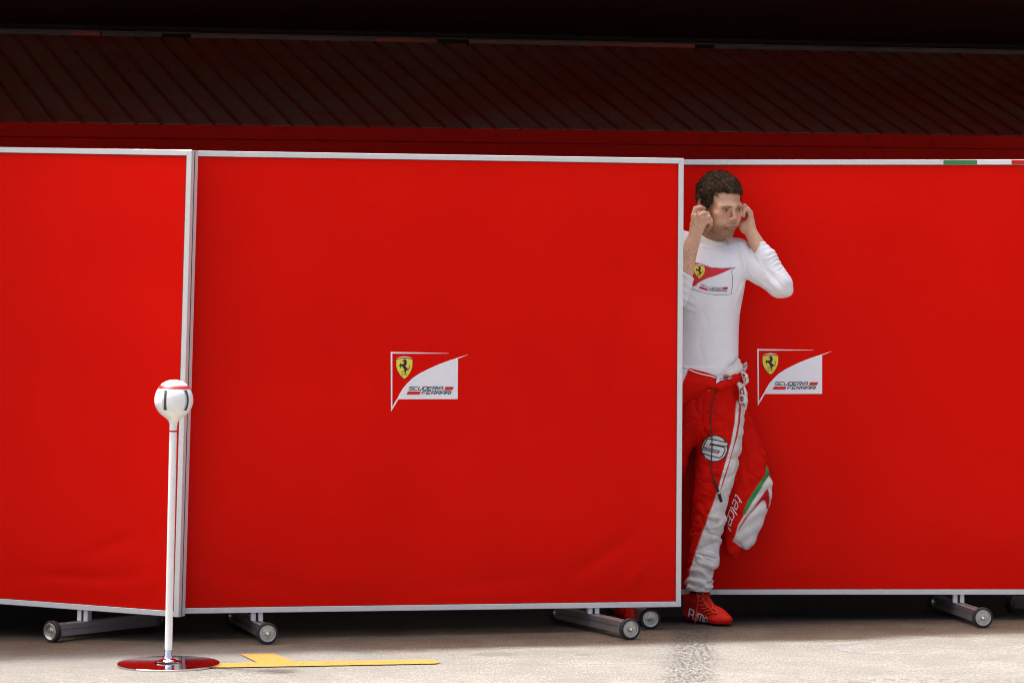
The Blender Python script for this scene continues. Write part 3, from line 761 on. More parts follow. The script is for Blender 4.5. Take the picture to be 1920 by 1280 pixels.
class Vol:
    """signed distance field on a grid; shapes are blended in and meshed by surface nets"""
    def __init__(s, lo, hi, h):
        s.lo = np.array(lo, float); s.h = h
        s.n = np.ceil((np.array(hi)-s.lo)/h).astype(int)+1
        s.f = np.full(s.n, 1.0, np.float32)
    def win(s, lo, hi, m):
        a = np.maximum(0, np.floor((np.array(lo)-m-s.lo)/s.h).astype(int)); b = np.minimum(s.n, np.ceil((np.array(hi)+m-s.lo)/s.h).astype(int)+1)
        return a, b
    def put(s, lo, hi, fn, k=.01, mode='u'):
        a, b = s.win(lo, hi, k*1.5+3*s.h)
        if np.any(b <= a): return
        X = (s.lo[0]+s.h*np.arange(a[0], b[0]))[:, None, None]; Y = (s.lo[1]+s.h*np.arange(a[1], b[1]))[None, :, None]; Z = (s.lo[2]+s.h*np.arange(a[2], b[2]))[None, None, :]
        d = fn(X, Y, Z).astype(np.float32); sl = tuple(slice(i, j) for i, j in zip(a, b)); f = s.f[sl]
        if mode == 'u':
            if k > 0:
                hh = np.clip(.5+.5*(f-d)/k, 0, 1); r = f*(1-hh)+d*hh-k*hh*(1-hh)
            else: r = np.minimum(f, d)
        elif mode == 's':
            d = -d
            hh = np.clip(.5-.5*(f-d)/k, 0, 1); r = f*(1-hh)+d*hh+k*hh*(1-hh)
        s.f[sl] = r
    def ell(s, c, r, k=.01, rot=None, mode='u'):
        c = np.array(c, float); r = np.array(r, float); m = r.max()
        Rm = None if rot is None else np.array(rot.to_3x3() if hasattr(rot, 'to_3x3') else rot)
        def fn(X, Y, Z):
            x, y, z = X-c[0], Y-c[1], Z-c[2]
            if Rm is not None:
                x, y, z = (Rm[0, 0]*x+Rm[1, 0]*y+Rm[2, 0]*z, Rm[0, 1]*x+Rm[1, 1]*y+Rm[2, 1]*z, Rm[0, 2]*x+Rm[1, 2]*y+Rm[2, 2]*z)
            q = np.sqrt((x/r[0])**2+(y/r[1])**2+(z/r[2])**2)
            g = np.sqrt((x/r[0]**2)**2+(y/r[1]**2)**2+(z/r[2]**2)**2)+1e-9
            return np.where(q < .3, (q-1)*r.min(), q*(q-1)/g)
        s.put(c-m, c+m, fn, k, mode)
    def cap(s, a, b, ra, rb=None, k=.01, mode='u', flat=None):
        """tapered capsule; flat=(axis vector, factor) squashes it along that axis"""
        a = np.array(a, float); b = np.array(b, float); rb = ra if rb is None else rb; ab = b-a; L2 = max(ab@ab, 1e-12); m = max(ra, rb)
        def fn(X, Y, Z):
            x, y, z = X-a[0], Y-a[1], Z-a[2]
            t = np.clip((x*ab[0]+y*ab[1]+z*ab[2])/L2, 0, 1)
            x = x-t*ab[0]; y = y-t*ab[1]; z = z-t*ab[2]
            if flat is not None:
                v, kf = flat; dd = (x*v[0]+y*v[1]+z*v[2]); x = x+v[0]*dd*(kf-1); y = y+v[1]*dd*(kf-1); z = z+v[2]*dd*(kf-1)
            return np.sqrt(x*x+y*y+z*z)-(ra+(rb-ra)*t)
        s.put(np.minimum(a, b)-m, np.maximum(a, b)+m, fn, k, mode)
    def chain(s, pts, rads, k=.004):
        for i in range(len(pts)-1): s.cap(pts[i], pts[i+1], rads[i], rads[i+1], k)
    def loft(s, rows, k=.01, p=2.2, wr=None, mode='u'):
        """rows: (photo row, left, right, depth D, half depth) -> superelliptic solid between the two outlines"""
        rows = sorted(rows, key=lambda r: -r[0])
        zz = []; cx = []; aa = []; cy = []; bb = []
        for py, xl, xr, D, hd in rows:
            v0 = at(xl, py, D); v1 = at(xr, py, D); zz.append(v0.z); cx.append((v0.x+v1.x)/2); aa.append((v1.x-v0.x)/2); cy.append(D-12); bb.append(hd)
        zz = np.array(zz); cx = np.array(cx); aa = np.array(aa); cy = np.array(cy); bb = np.array(bb)
        def smooth(a):
            def g(z):
                return np.interp(z, zz, a)
            return g
        def fn(X, Y, Z):
            z = Z[0, 0, :]
            def ev(a): # light smoothing across rows
                return (np.interp(z, zz, a)*2+np.interp(z-.008, zz, a)+np.interp(z+.008, zz, a))/4
            CXv = ev(cx)[None, None, :]; A = ev(aa)[None, None, :]; CYv = ev(cy)[None, None, :]; B = ev(bb)[None, None, :]
            x = np.abs(X-CXv)/A; y = np.abs(Y-CYv)/B
            q = (x**p+y**p)**(1/p)
            d = (q-1)*np.minimum(A, B)*.9
            dz = np.maximum(Z-zz[-1], zz[0]-Z)
            if wr is not None: d = d+wr(X, Y, Z)
            return np.maximum(d, dz)
        lo = np.array([(cx-aa).min(), (cy-bb).min(), zz[0]]); hi = np.array([(cx+aa).max(), (cy+bb).max(), zz[-1]])
        s.put(lo, hi, fn, k, mode)
    def mesh(s):
        f = s.f; h = s.h; sg = f < 0
        nx, ny, nz = f.shape
        cnt = np.zeros((nx-1, ny-1, nz-1), np.int8)
        for i in (0, 1):
            for j in (0, 1):
                for k in (0, 1): cnt += sg[i:nx-1+i, j:ny-1+j, k:nz-1+k]
        act = np.argwhere((cnt > 0) & (cnt < 8)); del cnt
        idx = np.full((nx-1, ny-1, nz-1), -1, np.int32); idx[act[:, 0], act[:, 1], act[:, 2]] = np.arange(len(act))
        acc = np.zeros((len(act), 3)); num = np.zeros(len(act))
        cs = [(i, j, k) for i in (0, 1) for j in (0, 1) for k in (0, 1)]
        val = {c: f[act[:, 0]+c[0], act[:, 1]+c[1], act[:, 2]+c[2]] for c in cs}
        for c in cs:
            for ax in range(3):
                if c[ax] == 0:
                    d = list(c); d[ax] = 1; d = tuple(d); a, b = val[c], val[d]; m = (a < 0) != (b < 0)
                    t = np.where(m, a/np.where(m, a-b, 1), 0); pt = np.tile(np.array(c, float), (len(act), 1)); pt[:, ax] = t
                    acc += pt*m[:, None]; num += m
        v = (act+acc/num[:, None])*h+s.lo
        quads = []
        for ax in range(3):
            o1, o2 = [(1, 2), (2, 0), (0, 1)][ax]
            sl0 = [slice(1, -1)]*3; sl0[ax] = slice(0, -1); sl1 = list(sl0); sl1[ax] = slice(1, None)
            a = sg[tuple(sl0)]; b = sg[tuple(sl1)]
            e = np.argwhere(a != b); off = np.array([1, 1, 1]); off[ax] = 0; e = e+off
            inv = a[tuple((e-off).T)]
            def I(d1, d2):
                q = e.copy(); q[:, o1] -= d1; q[:, o2] -= d2; return idx[q[:, 0], q[:, 1], q[:, 2]]
            Q = np.stack([I(1, 1), I(0, 1), I(0, 0), I(1, 0)], 1); Q[~inv] = Q[~inv][:, ::-1]
            quads.append(Q)
        Q = np.concatenate(quads); Q = Q[(Q >= 0).all(1)]
        return v, Q

def lattice(seed, n=24):
    return np.random.default_rng(seed).uniform(-1, 1, (n, n, n)).astype(np.float32)
LATS = {}
def vnoise(x, y, z, seed=0):
    L = LATS.setdefault(seed, lattice(seed)); n = L.shape[0]
    x, y, z = np.broadcast_arrays(x, y, z)
    xi = np.floor(x).astype(int); yi = np.floor(y).astype(int); zi = np.floor(z).astype(int); fx_, fy_, fz_ = x-xi, y-yi, z-zi
    fx_, fy_, fz_ = (t*t*(3-2*t) for t in (fx_, fy_, fz_)); r = 0
    for i in (0, 1):
        for j in (0, 1):
            for k in (0, 1):
                r = r+L[(xi+i) % n, (yi+j) % n, (zi+k) % n]*(fx_ if i else 1-fx_)*(fy_ if j else 1-fy_)*(fz_ if k else 1-fz_)
    return r

def vol_object(name, vol, mat, parent, color=None, disp=None, iters=1, inv=None):
    v, Q = vol.mesh()
    nv = len(v)
    # light Laplacian smoothing
    E = np.concatenate([Q[:, [0, 1]], Q[:, [1, 2]], Q[:, [2, 3]], Q[:, [3, 0]]])
    def smooth_once(v, lam):
        s = np.zeros_like(v); c = np.zeros(nv)
        for k in range(3): s[:, k] = np.bincount(E[:, 0], v[E[:, 1], k], nv)+np.bincount(E[:, 1], v[E[:, 0], k], nv)
        c = np.bincount(E[:, 0], minlength=nv)+np.bincount(E[:, 1], minlength=nv)
        return v+lam*(s/np.maximum(c, 1)[:, None]-v)
    for _ in range(iters): v = smooth_once(v, .5)
    def normals(v):
        n = np.cross(v[Q[:, 2]]-v[Q[:, 0]], v[Q[:, 3]]-v[Q[:, 1]]); N = np.zeros_like(v)
        for k in range(4):
            for a in range(3): N[:, a] += np.bincount(Q[:, k], n[:, a], nv)
        return N/np.maximum(np.linalg.norm(N, axis=1), 1e-12)[:, None]
    if disp is not None: v = v+normals(v)*disp(v, normals(v))[:, None]
    col = color(v, normals(v)) if color is not None else None
    me = bpy.data.meshes.new(name)
    me.vertices.add(nv); me.vertices.foreach_set('co', v.astype(np.float32).ravel())
    me.loops.add(len(Q)*4); me.loops.foreach_set('vertex_index', Q.astype(np.int32).ravel())
    me.polygons.add(len(Q)); me.polygons.foreach_set('loop_start', np.arange(len(Q), dtype=np.int32)*4)
    me.update(calc_edges=True)
    if col is not None:
        at_ = me.color_attributes.new('Col', 'FLOAT_COLOR', 'POINT')
        at_.data.foreach_set('color', np.concatenate([col, np.ones((nv, 1))], 1).astype(np.float32).ravel())
    if parent is not None:
        loc = np.array(parent.location); co = v-loc; me.vertices.foreach_set('co', co.astype(np.float32).ravel())
    o = link_mesh(name, me, mat, parent, True)
    return o, v, Q

def pxof(v):
    D = v[:, 1]+12; return CX+v[:, 0]*FPX/D, HY-(v[:, 2]-CZ)*FPX/D
def inpoly(px, py, poly):
    c = np.zeros(len(px), bool); n = len(poly)
    for i in range(n):
        x1, y1 = poly[i]; x2, y2 = poly[(i+1) % n]
        if y1 == y2: continue
        m = ((y1 > py) != (y2 > py)) & (px < (x2-x1)*(py-y1)/(y2-y1)+x1); c ^= m
    return c
def cover(px, py, poly, r=1.1):
    m = np.zeros(len(px))
    for dx, dy in ((0, 0), (r, 0), (-r, 0), (0, r), (0, -r), (.7*r, .7*r), (-.7*r, .7*r), (.7*r, -.7*r), (-.7*r, -.7*r)): m += inpoly(px+dx, py+dy, poly)
    return m/9
def ridged(x, y, z, seed): return (1-np.abs(vnoise(x, y, z, seed))*2.2)
def sstep(a, b, x): t = np.clip((x-a)/(b-a), 0, 1); return t*t*(3-2*t)
def lerpc(c, col, m): return c+(np.array(col)-c)*m[:, None]

man = thing('person', 'man in white undershirt and tied red overalls, fingers pressed in his ears', 'person', (.70, .30, 0))
M_SKIN = mat_vcol('skin', .55, 420, .12, .08, .35, sss=.12)
M_CLOTH_W = mat_vcol('white_knit_cotton', .85, 700, .25, .03, .2, sheen=.1)
M_SUIT = mat_vcol('quilted_overall_cloth', .8, 260, .22, .12, .08)
M_SHOE = mat_vcol('red_suede', .6, 300, .15, .15, .15)
M_HAIR = simple('brown_hair', (.050, .030, .017), .8, var=.6, scale=60, spec=.10)
M_HAIRL = simple('light_brown_hair', (.17, .105, .058), .7, var=.4, scale=60, spec=.2)
M_EYEW = simple('eye_white', (.20, .155, .14), .2, var=.05)
M_IRIS = simple('dark_iris', (.030, .027, .024), .15, var=.2)
M_LACE = simple('orange_red_lace', (.72, .050, .012), .7, var=.1)
M_CORD = simple('black_cord', (.012, .012, .011), .5)
M_BRASS = simple('brass_zip_pull', (.40, .26, .06), .35, .7)
M_NAVY = simple('dark_grey_edge', (.16, .19, .24), .7, var=.1)

# --- head frame
HD = 12.27
hc = P(1348.5, 388.5, HD)
HM = (Matrix.Rotation(R(33), 3, 'Z') @ Matrix.Rotation(R(8), 3, 'X') @ Matrix.Rotation(R(-2), 3, 'Y'))
HMn = np.array(HM)
ZS_ = 1.09
def H(x, y, z): return hc+HMn @ np.array([x, y, z*ZS_])
def toH(v):
    q = (v-hc) @ HMn; q = q.copy(); q[:, 2] /= ZS_; return q

hv = .0017
body = Vol(P(1238, 590, 12.1)-np.array([0, .06, 0]), P(1500, 305, 12.5)+np.array([0, .06, 0]), hv)
hr = HM
def he(x, y, z, rx, ry, rz, k=.01, mode='u', yaw=0, pitch=0, roll=0):
    r = HM @ Matrix.Rotation(R(yaw), 3, 'Z') @ Matrix.Rotation(R(pitch), 3, 'X') @ Matrix.Rotation(R(roll), 3, 'Y')
    body.ell(H(x, y, z), (rx, ry, rz*ZS_), k, r, mode)
def hcap(a, b, ra, rb=None, k=.008, mode='u'): body.cap(H(*a), H(*b), ra, rb, k, mode)
he(0, .014, .042, .0755, .088, .074, .01)                # skull
he(0, -.030, .045, .062, .055, .055, .02)                # forehead
he(0, -.028, -.030, .0585, .058, .078, .025)             # face
for sx in (-1, 1):
    hcap((sx*.0600, .006, -.032), (sx*.053, -.004, -.062), .014, .013, .02)      # jaw angle
    hcap((sx*.053, -.006, -.063), (sx*.013, -.060, -.093), .0125, .0135, .016)     # jaw line
    he(sx*.0440, -.060, -.016, .021, .021, .018, .018)   # cheekbone
    he(sx*.0375, -.054, -.045, .017, .019, .020, .02)    # lower cheek
    hcap((sx*.008, -.0900, .0150), (sx*.046, -.0700, .0120), .0100, .0100, .020) # brow ridge
    he(sx*.0300, -.0970, .0010, .0165, .0140, .0075, .008, 's')                    # socket
    he(sx*.0315, -.0775, .0015, .0135, .0130, .0115, .003)                         # lid ball
    hcap((sx*.0445, -.0830, .0002), (sx*.0200, -.0945, .0008), .0019, .0016, .0010, 's') # eye slit
    he(sx*.0120, -.0955, -.0320, .0078, .0100, .0065, .004)                        # nostril wing
    he(sx*.0062, -.1030, -.0382, .0036, .0050, .0026, .002, 's')
    hcap((sx*.0185, -.093, -.036), (sx*.032, -.078, -.060), .0024, .0018, .006, 's')  # nasolabial fold
    hcap((sx*.0250, -.0870, -.0655), (sx*.031, -.078, -.0720), .0020, .0016, .005, 's')  # mouth corner
he(0, -.0670, -.0915, .0160, .0175, .0140, .014)         # chin
hcap((0, -.0880, .009), (0, -.1030, -.022), .0060, .0075, .007)
he(0, -.1050, -.0285, .0085, .0095, .0080, .005)         # nose tip
he(0, -.0760, -.054, .0290, .0190, .0185, .014)          # muzzle
hcap((-.020, -.0865, -.0615), (0, -.0945, -.0585), .0022, .0032, .0035)
hcap((.020, -.0865, -.0615), (0, -.0945, -.0585), .0022, .0032, .0035)
hcap((-.015, -.0868, -.0668), (.015, -.0868, -.0668), .0030, None, .004)
he(0, -.0905, -.0662, .0120, .0055, .0040, .004)
hcap((-.025, -.0860, -.0645), (0, -.0985, -.0618), .0012, .0010, .0020, 's')
hcap((.025, -.0860, -.0645), (0, -.0985, -.0618), .0012, .0010, .0020, 's')
he(0, -.0950, -.0765, .017, .009, .0040, .006, 's')      # under the lower lip
for sx in (-1, 1):                                        # ears
    e0 = Vector((sx*.0755, .012, .004))
    he(sx*.0765, .014, .006, .0065, .0185, .0300, .004, 'u', sx*-22)
    he(sx*.0835, .013, .010, .0055, .0120, .0200, .004, 's', sx*-22)
    he(sx*.0755, .004, -.020, .0060, .0085, .0100, .006)
neck0 = P(1337, 432, 12.315); neck1 = P(1331, 478, 12.335)
body.cap(neck0, neck1, .056, .060, .02)
body.ell(P(1331, 520, 12.33), (.13, .085, .085), .04)
# --- right arm and hand (left side of the photo)
elR = P(1270, 552, 12.172); wrR = P(1303.5, 440, 12.165)
shR = P(1268, 470, 12.31)
body.cap(shR, elR, .045, .040, .02)
midR = elR*.62+wrR*.38+np.array([-.004, 0, 0])
body.chain([elR, midR, wrR], [.036, .0375, .0245], .015)
fl = np.array([.25, -.95, .15]); fl /= np.linalg.norm(fl)
kn = {'i': P(1300.5, 405, 12.158), 'm': P(1309.5, 405, 12.145), 'r': P(1317, 410, 12.145), 'p': P(1322.5, 417, 12.155)}
for key, r0, r1 in (('i', .0165, .0112), ('m', .0165, .0115), ('r', .0160, .0108), ('p', .0155, .0100)):
    st = wrR+(kn[key]-wrR)*.12
    body.cap(st, kn[key], r0, r1, .012, 'u')
body.ell(P(1309, 424, 12.168), (.022, .013, .028), .012)
body.chain([kn['i'], P(1304, 391, 12.160), P(1312.5, 388.5, 12.180), P(1320.5, 391.5, 12.207)], [.0104, .0092, .0082, .0072], .0025)
body.chain([kn['m'], P(1320, 399.5, 12.146), P(1326.5, 400.5, 12.170), P(1323, 404, 12.195)], [.0108, .0090, .0080, .0070], .0025)
body.chain([kn['r'], P(1329, 406.2, 12.152), P(1332, 411, 12.172), P(1327, 416, 12.185)], [.0102, .0086, .0078, .0068], .0025)
body.chain([kn['p'], P(1332.5, 413.5, 12.160), P(1332.5, 422.5, 12.172), P(1327, 430.5, 12.180)], [.0095, .0083, .0076, .0066], .0025)
body.chain([wrR+np.array([-.008, .02, .012]), P(1300, 420, 12.20), P(1306, 402, 12.215), P(1317, 396, 12.222)], [.015, .0125, .0105, .0085], .006)
for a, b in (('i', 'm'), ('m', 'r'), ('r', 'p')):          # furrows between the knuckles
    g0 = (kn[a]+kn[b])/2+np.array([.003, -.0125, .004]); g1 = g0*.55+wrR*.45+np.array([0, -.012, 0])
    body.cap(g0, g1, .0022, .0012, .006, 's')
# --- left arm and hand
shL = P(1392, 480, 12.31); elL = P(1462, 534, 12.24); wrL = P(1408, 436, 12.268)
body.cap(shL, elL, .045, .040, .02)
body.chain([elL, elL*.5+wrL*.5, wrL], [.036, .034, .0245], .015)
kl = {'i': P(1400, 401, 12.318), 'm': P(1404, 398, 12.300), 'r': P(1406.5, 398.5, 12.280), 'p': P(1407.5, 403, 12.262)}
for key, r0, r1 in (('i', .015, .011), ('m', .015, .0110), ('r', .0150, .0105), ('p', .0150, .0100)):
    body.cap(wrL+(kl[key]-wrL)*.1, kl[key], r0, r1, .012)
body.ell(P(1394.5, 425, 12.275), (.018, .018, .022), .014)            # thumb ball
body.ell(P(1406, 420, 12.275), (.014, .018, .028), .012)
body.chain([kl['p'], P(1403, 392.5, 12.255), P(1395.5, 392.5, 12.252), P(1394, 405, 12.256)], [.0098, .0084, .0076, .0066], .0025)
body.chain([kl['r'], P(1399, 388.5, 12.272), P(1390.5, 389.5, 12.268), P(1388.5, 401, 12.268)], [.0104, .0088, .0080, .0070], .0025)
body.chain([kl['m'], P(1396, 386.5, 12.295), P(1386, 390, 12.300), P(1381, 398, 12.305)], [.0104, .0090, .0080, .0070], .0025)
body.chain([kl['i'], P(1392, 389, 12.325), P(1380, 391, 12.340), P(1370, 395, 12.350)], [.0100, .0088, .0080, .0070], .0025)
body.chain([P(1397, 431, 12.275), P(1388, 420, 12.285), P(1386, 410, 12.290)], [.0150, .0110, .0090], .006)

def skin_col(v, n):
    q = toH(v); x, y, z = q[:, 0], q[:, 1], q[:, 2]
    nv_ = vnoise(v[:, 0]*60, v[:, 1]*60, v[:, 2]*60, 3)*.5+.5; nf = vnoise(v[:, 0]*260, v[:, 1]*260, v[:, 2]*260, 4)*.5+.5
    c = np.tile(np.array([.70, .42, .285]), (len(v), 1)); c = lerpc(c, (.58, .31, .20), nv_*.5)
    notL = (np.linalg.norm(v-P(1402, 412, 12.28), axis=1) > .060) & ((v@np.array([1., 0, 0])) < P(1391, 0)[0])
    head = (np.abs(x) < .1) & (y > -.14) & (y < .11) & (z > -.13) & (z < .14) & ~((np.linalg.norm(v-np.array(kn['m']), axis=1) < .040)) & notL
    front = sstep(.0, -.05, y)
    hf = head.astype(float)
    red = np.exp(-((np.abs(x)-.040)**2+(z+.020)**2)/.0005)*front+np.exp(-(x**2+(z+.026)**2)/.00018)*front
    red = np.clip(red, 0, 1)*hf; c = lerpc(c, (.56, .21, .15), red*.5)
    ear = ((np.abs(x) > .068) & (y > -.01) & (np.abs(z-.0) < .04)).astype(float)*hf; c = lerpc(c, (.42, .13, .10), ear*.6)
    jaw = sstep(-.040, -.070, z)*sstep(.055, .0, y)*hf
    side = sstep(.030, .052, np.abs(x))*sstep(.006, -.03, z)*sstep(-.070, -.03, y)*hf
    must = np.exp(-((z+.0485)/.0062)**2)*sstep(.030, .016, np.abs(x))*front*hf
    st = np.clip(np.maximum(np.maximum(jaw, side), must*.9), 0, 1)*(.62+.38*nf)
    fl_ = (z+.0615)+np.abs(x)*.09
    lip = ((np.abs(x) < .0215) & (fl_ < .0052*np.sqrt(np.clip(1-(x/.0225)**2, 0, 1))) & (fl_ > -.0068*np.sqrt(np.clip(1-(x/.0200)**2, 0, 1))) & (y < -.080) & head)
    st = st*(1-lip.astype(float)); c = lerpc(c, (.15, .064, .028), st*.82)
    c = lerpc(c, (.43, .145, .125), lip.astype(float)*.85)
    mouth = (np.abs(fl_) < .0013) & (np.abs(x) < .026) & (y < -.076) & head
    c = lerpc(c, (.09, .030, .025), mouth*.9)
    bz = .0108-.16*np.maximum(0, np.abs(x)-.030)
    brow = np.exp(-((z-bz)/.0040)**2)*sstep(.009, .015, np.abs(x))*sstep(.054, .046, np.abs(x))*front*hf
    c = lerpc(c, (.085, .045, .025), np.clip(brow, 0, 1)*.97*(.65+.35*nf))
    lash = np.exp(-((z-.0042+.05*np.maximum(0, np.abs(x)-.030))/.0017)**2)*np.exp(-((np.abs(x)-.032)/.0145)**4)*front*hf*(y < -.065)
    c = lerpc(c, (.055, .028, .020), np.clip(lash, 0, 1)*1.0)
    lid = np.exp(-((z+.001)/.009)**2)*np.exp(-((np.abs(x)-.029)/.014)**4)*front*hf
    c = lerpc(c, (.19, .085, .06), np.clip(lid, 0, 1)*.6)
    fold = np.exp(-((np.abs(x)-.0195-(-.034-z)*.45)/.0016)**2)*sstep(-.064, -.056, z)*sstep(-.030, -.036, z)*front*hf
    c = lerpc(c, (.24, .10, .07), np.clip(fold, 0, 1)*.35)
    nos = np.exp(-(((np.abs(x)-.0062)/.0034)**2+((z+.0378)/.0024)**2))*(y < -.092)*hf; c = lerpc(c, (.10, .035, .025), nos*.85)
    # scalp under the hair
    sc = sstep(.058, .070, z+.35*np.maximum(0, y+.06))*hf; c = lerpc(c, (.07, .04, .025), sc*.8)
    # knuckles and forearm hair
    for kk in list(kn.values())+list(kl.values()):
        dk = np.linalg.norm(v-kk, axis=1); c = lerpc(c, (.55, .25, .17), np.exp(-(dk/.012)**2)*.4)
    pxx, pyy = pxof(v); arm = ((pxx < 1312) & (pyy > 445)).astype(float)
    st2 = vnoise(v[:, 0]*420, v[:, 1]*420, v[:, 2]*120, 9)
    c = lerpc(c, (.20, .11, .07), arm*sstep(.1, .6, st2)*.45*sstep(440, 480, pyy))
    return np.clip(c, 0, 1)
bo, bv_, bq_ = vol_object('body', body, M_SKIN, man, skin_col, iters=1)
del body
HL = Vector(man.location)
def Lp(v): return Vector([float(a) for a in v])-HL
for sx in (-1, 1):
    c0 = Lp(H(sx*.0315, -.0778, .0006))
    m = Matrix.Translation(c0) @ HM.to_4x4()
    bm = bmesh.new(); bmesh.ops.create_uvsphere(bm, u_segments=20, v_segments=12, radius=.0118); bmesh.ops.transform(bm, matrix=m, verts=bm.verts)
    eye = from_bm('eye', bm, M_EYEW, man, True)
    look = HM @ (Matrix.Rotation(R(8), 3, 'Z') @ Vector((0, -1, -.06)))
    qq = look.to_track_quat('Z', 'Y').to_matrix().to_4x4(); qq.translation = c0
    lathe('iris', [(.0062, .0103), (.0045, .0118), (0, .0122)], M_IRIS, eye, seg=20, mtx=qq)

# --- hair: sculpted cap and individual locks
hv_ = Vol(hc-np.array([.13, .13, .06]), hc+np.array([.13, .13, .17]), .0022)
def hairf(X, Y, Z):
    x, y, z = X-hc[0], Y-hc[1], Z-hc[2]
    a = HMn[0, 0]*x+HMn[1, 0]*y+HMn[2, 0]*z; b = HMn[0, 1]*x+HMn[1, 1]*y+HMn[2, 1]*z; c = (HMn[0, 2]*x+HMn[1, 2]*y+HMn[2, 2]*z)/ZS_
    q = np.sqrt((a/.0800)**2+((b-.007)/.0985)**2+((c-.047)/.0815)**2); d = (q-1)*.082
    d = d-.0045*vnoise(a*70, b*70, c*55, 11)-.0045*sstep(.03, .1, c)*vnoise(a*42+3, b*30, c*30, 12)
    # hairline: cut away below this surface
    hl = 0*b+np.where(b < -.075, .066, np.where(b < -.035, .050+(-.035-b)*.40, 0))
    side = np.interp(b, [-.10, -.060, -.048, -.030, -.012, .006, .030, .10], [.064, .064, .058, .026, -.020, .022, -.026, -.052])
    jag = .005*vnoise(a*160, b*160, c*10, 13)
    cut = (side+jag-c)
    return np.maximum(d, cut)
hv_.put(hc-.13, hc+.17, hairf, .004)
hair, hvv, hqq = vol_object('hair', hv_, M_HAIR, man, iters=2)
def locks(name, mat, count, seed, lenr, lift, thr=None):
    r = np.random.default_rng(seed); idx = r.choice(len(hvv), count)
    q = toH(hvv[idx]); vs = []; fs = []
    for p, w3 in zip(q, hvv[idx]):
        a, b, c = p
        nrm = np.array([a/.0765**2, (b-.01)/.0925**2, (c-.046)/.08**2]); nrm /= np.linalg.norm(nrm)+1e-9
        if c < -.03 or nrm[2] < -.35: continue
        # growth: from the crown forward and down, swept to the side at the fringe
        fwd = np.array([.55, -1.0, -.15]) if c > .05 else np.array([0, -.25 if b < .02 else .25, -1.0])
        fwd = fwd+r.normal(0, .13, 3)+.28*np.array([float(vnoise(np.array(a*30), np.array(b*30), np.array(c*30), 14+q_)) for q_ in range(3)]); t = fwd-nrm*(fwd@nrm); t /= np.linalg.norm(t)+1e-9
        Ln = r.uniform(*lenr)*(.55 if (b < -.05 and c < .075) else 1.0); wd = r.uniform(.0007, .0014); s_ = np.cross(t, nrm); o = len(vs)
        lf = r.uniform(.2, 1)*lift
        for k in range(5):
            u = k/4; pos = p+t*Ln*u+nrm*(.0008+lf*math.sin(u*2.2))-np.array([0, 0, .004*u*u*(c > .05)])
            w_ = wd*(1-u*.85)
            for sg_ in (-1, 1):
                pp = pos+s_*w_*sg_; vs.append(H(*pp)-np.array(HL))
        for k in range(4): fs.append((o+2*k, o+2*k+1, o+2*k+3, o+2*k+2))
    o = pyd(name, vs, fs, mat, hair, True); return o
locks('hair_locks', M_HAIR, 6500, 21, (.014, .034), .0065)
locks('hair_highlights', M_HAIRL, 1300, 22, (.012, .028), .0068)

# --- white undershirt
shirt = Vol(P(1232, 722, 12.1)-np.array([0, .10, 0]), P(1498, 425, 12.5)+np.array([0, .10, 0]), .0026)
TD = 12.315
rows = [(712, 1246, 1381, TD, .100), (690, 1248, 1384, TD, .102), (650, 1248, 1384.5, TD, .104), (620, 1248, 1385, TD, .106), (595, 1249, 1386.5, TD-.003, .108), (565, 1249, 1391, TD-.006, .112), (540, 1251, 1396, TD-.008, .113), (515, 1253, 1399, TD-.006, .110), (495, 1257, 1399, TD, .102), (478, 1266, 1396, TD+.008, .088), (462, 1285, 1380, TD+.015, .070)]
shirt.loft(rows, .02, 2.35)
shirt.cap(P(1331, 470, 12.335), P(1337, 441, 12.318), .066, .0605, .02)            # collar
shirt.ell(P(1384, 474, 12.315), (.052, .058, .052), .03)
shirt.ell(P(1273, 462, 12.315), (.058, .058, .060), .03)
shirt.cap(P(1337, 462, 12.33), P(1384, 470, 12.32), .046, .040, .03)
shirt.cap(P(1330, 462, 12.33), P(1275, 455, 12.32), .046, .042, .03)
# sleeves
shirt.chain([P(1390, 482, 12.31), P(1425, 507, 12.27), elL], [.058, .051, .048], .018)
shirt.ell(P(1460, 534, 12.24), (.047, .046, .050), .012)
shirt.ell(P(1474, 545, 12.235), (.028, .032, .026), .012)
cuffL = wrL+(elL-wrL)*.235
shirt.chain([elL+np.array([.001, 0, .004]), elL*.5+wrL*.5+np.array([.004, 0, .006]), cuffL+np.array([.002, 0, .001])], [.0460, .0410, .0290], .012)
shirt.chain([P(1268, 470, 12.31), elR+np.array([0, .01, 0])], [.055, .048], .006)
cuffR = elR+(wrR-elR)*.355
shirt.chain([elR+np.array([0, .004, -.002]), cuffR], [.049, .0455], .003)
# openings
dR = (wrR-elR)/np.linalg.norm(wrR-elR); dL = (wrL-elL)/np.linalg.norm(wrL-elL)
def cutplane(vol, c, d, lo, hi, slab_, rad=.058):
    def fn(X, Y, Z):
        t = (X-c[0])*d[0]+(Y-c[1])*d[1]+(Z-c[2])*d[2]
        r = np.sqrt((X-c[0]-t*d[0])**2+(Y-c[1]-t*d[1])**2+(Z-c[2]-t*d[2])**2)
        return np.maximum(np.maximum(-t, t-slab_), r-rad)
    vol.put(c-.12, c+.12, fn, .002, 's')
dR2 = dR+np.array([.28, 0, 0]); dR2 /= np.linalg.norm(dR2)
cutplane(shirt, cuffR+dR2*.004, dR2, 0, 0, .06, .05); cutplane(shirt, cuffL+dL*.004, dL, 0, 0, .034, .036)
cn = (P(1338, 432, 12.318)-P(1331, 470, 12.335)); cn /= np.linalg.norm(cn); cn2 = cn+np.array([.14, -.40, 0]); cn2 /= np.linalg.norm(cn2)
cutplane(shirt, P(1337.5, 449.5, 12.27), cn2, 0, 0, .09)
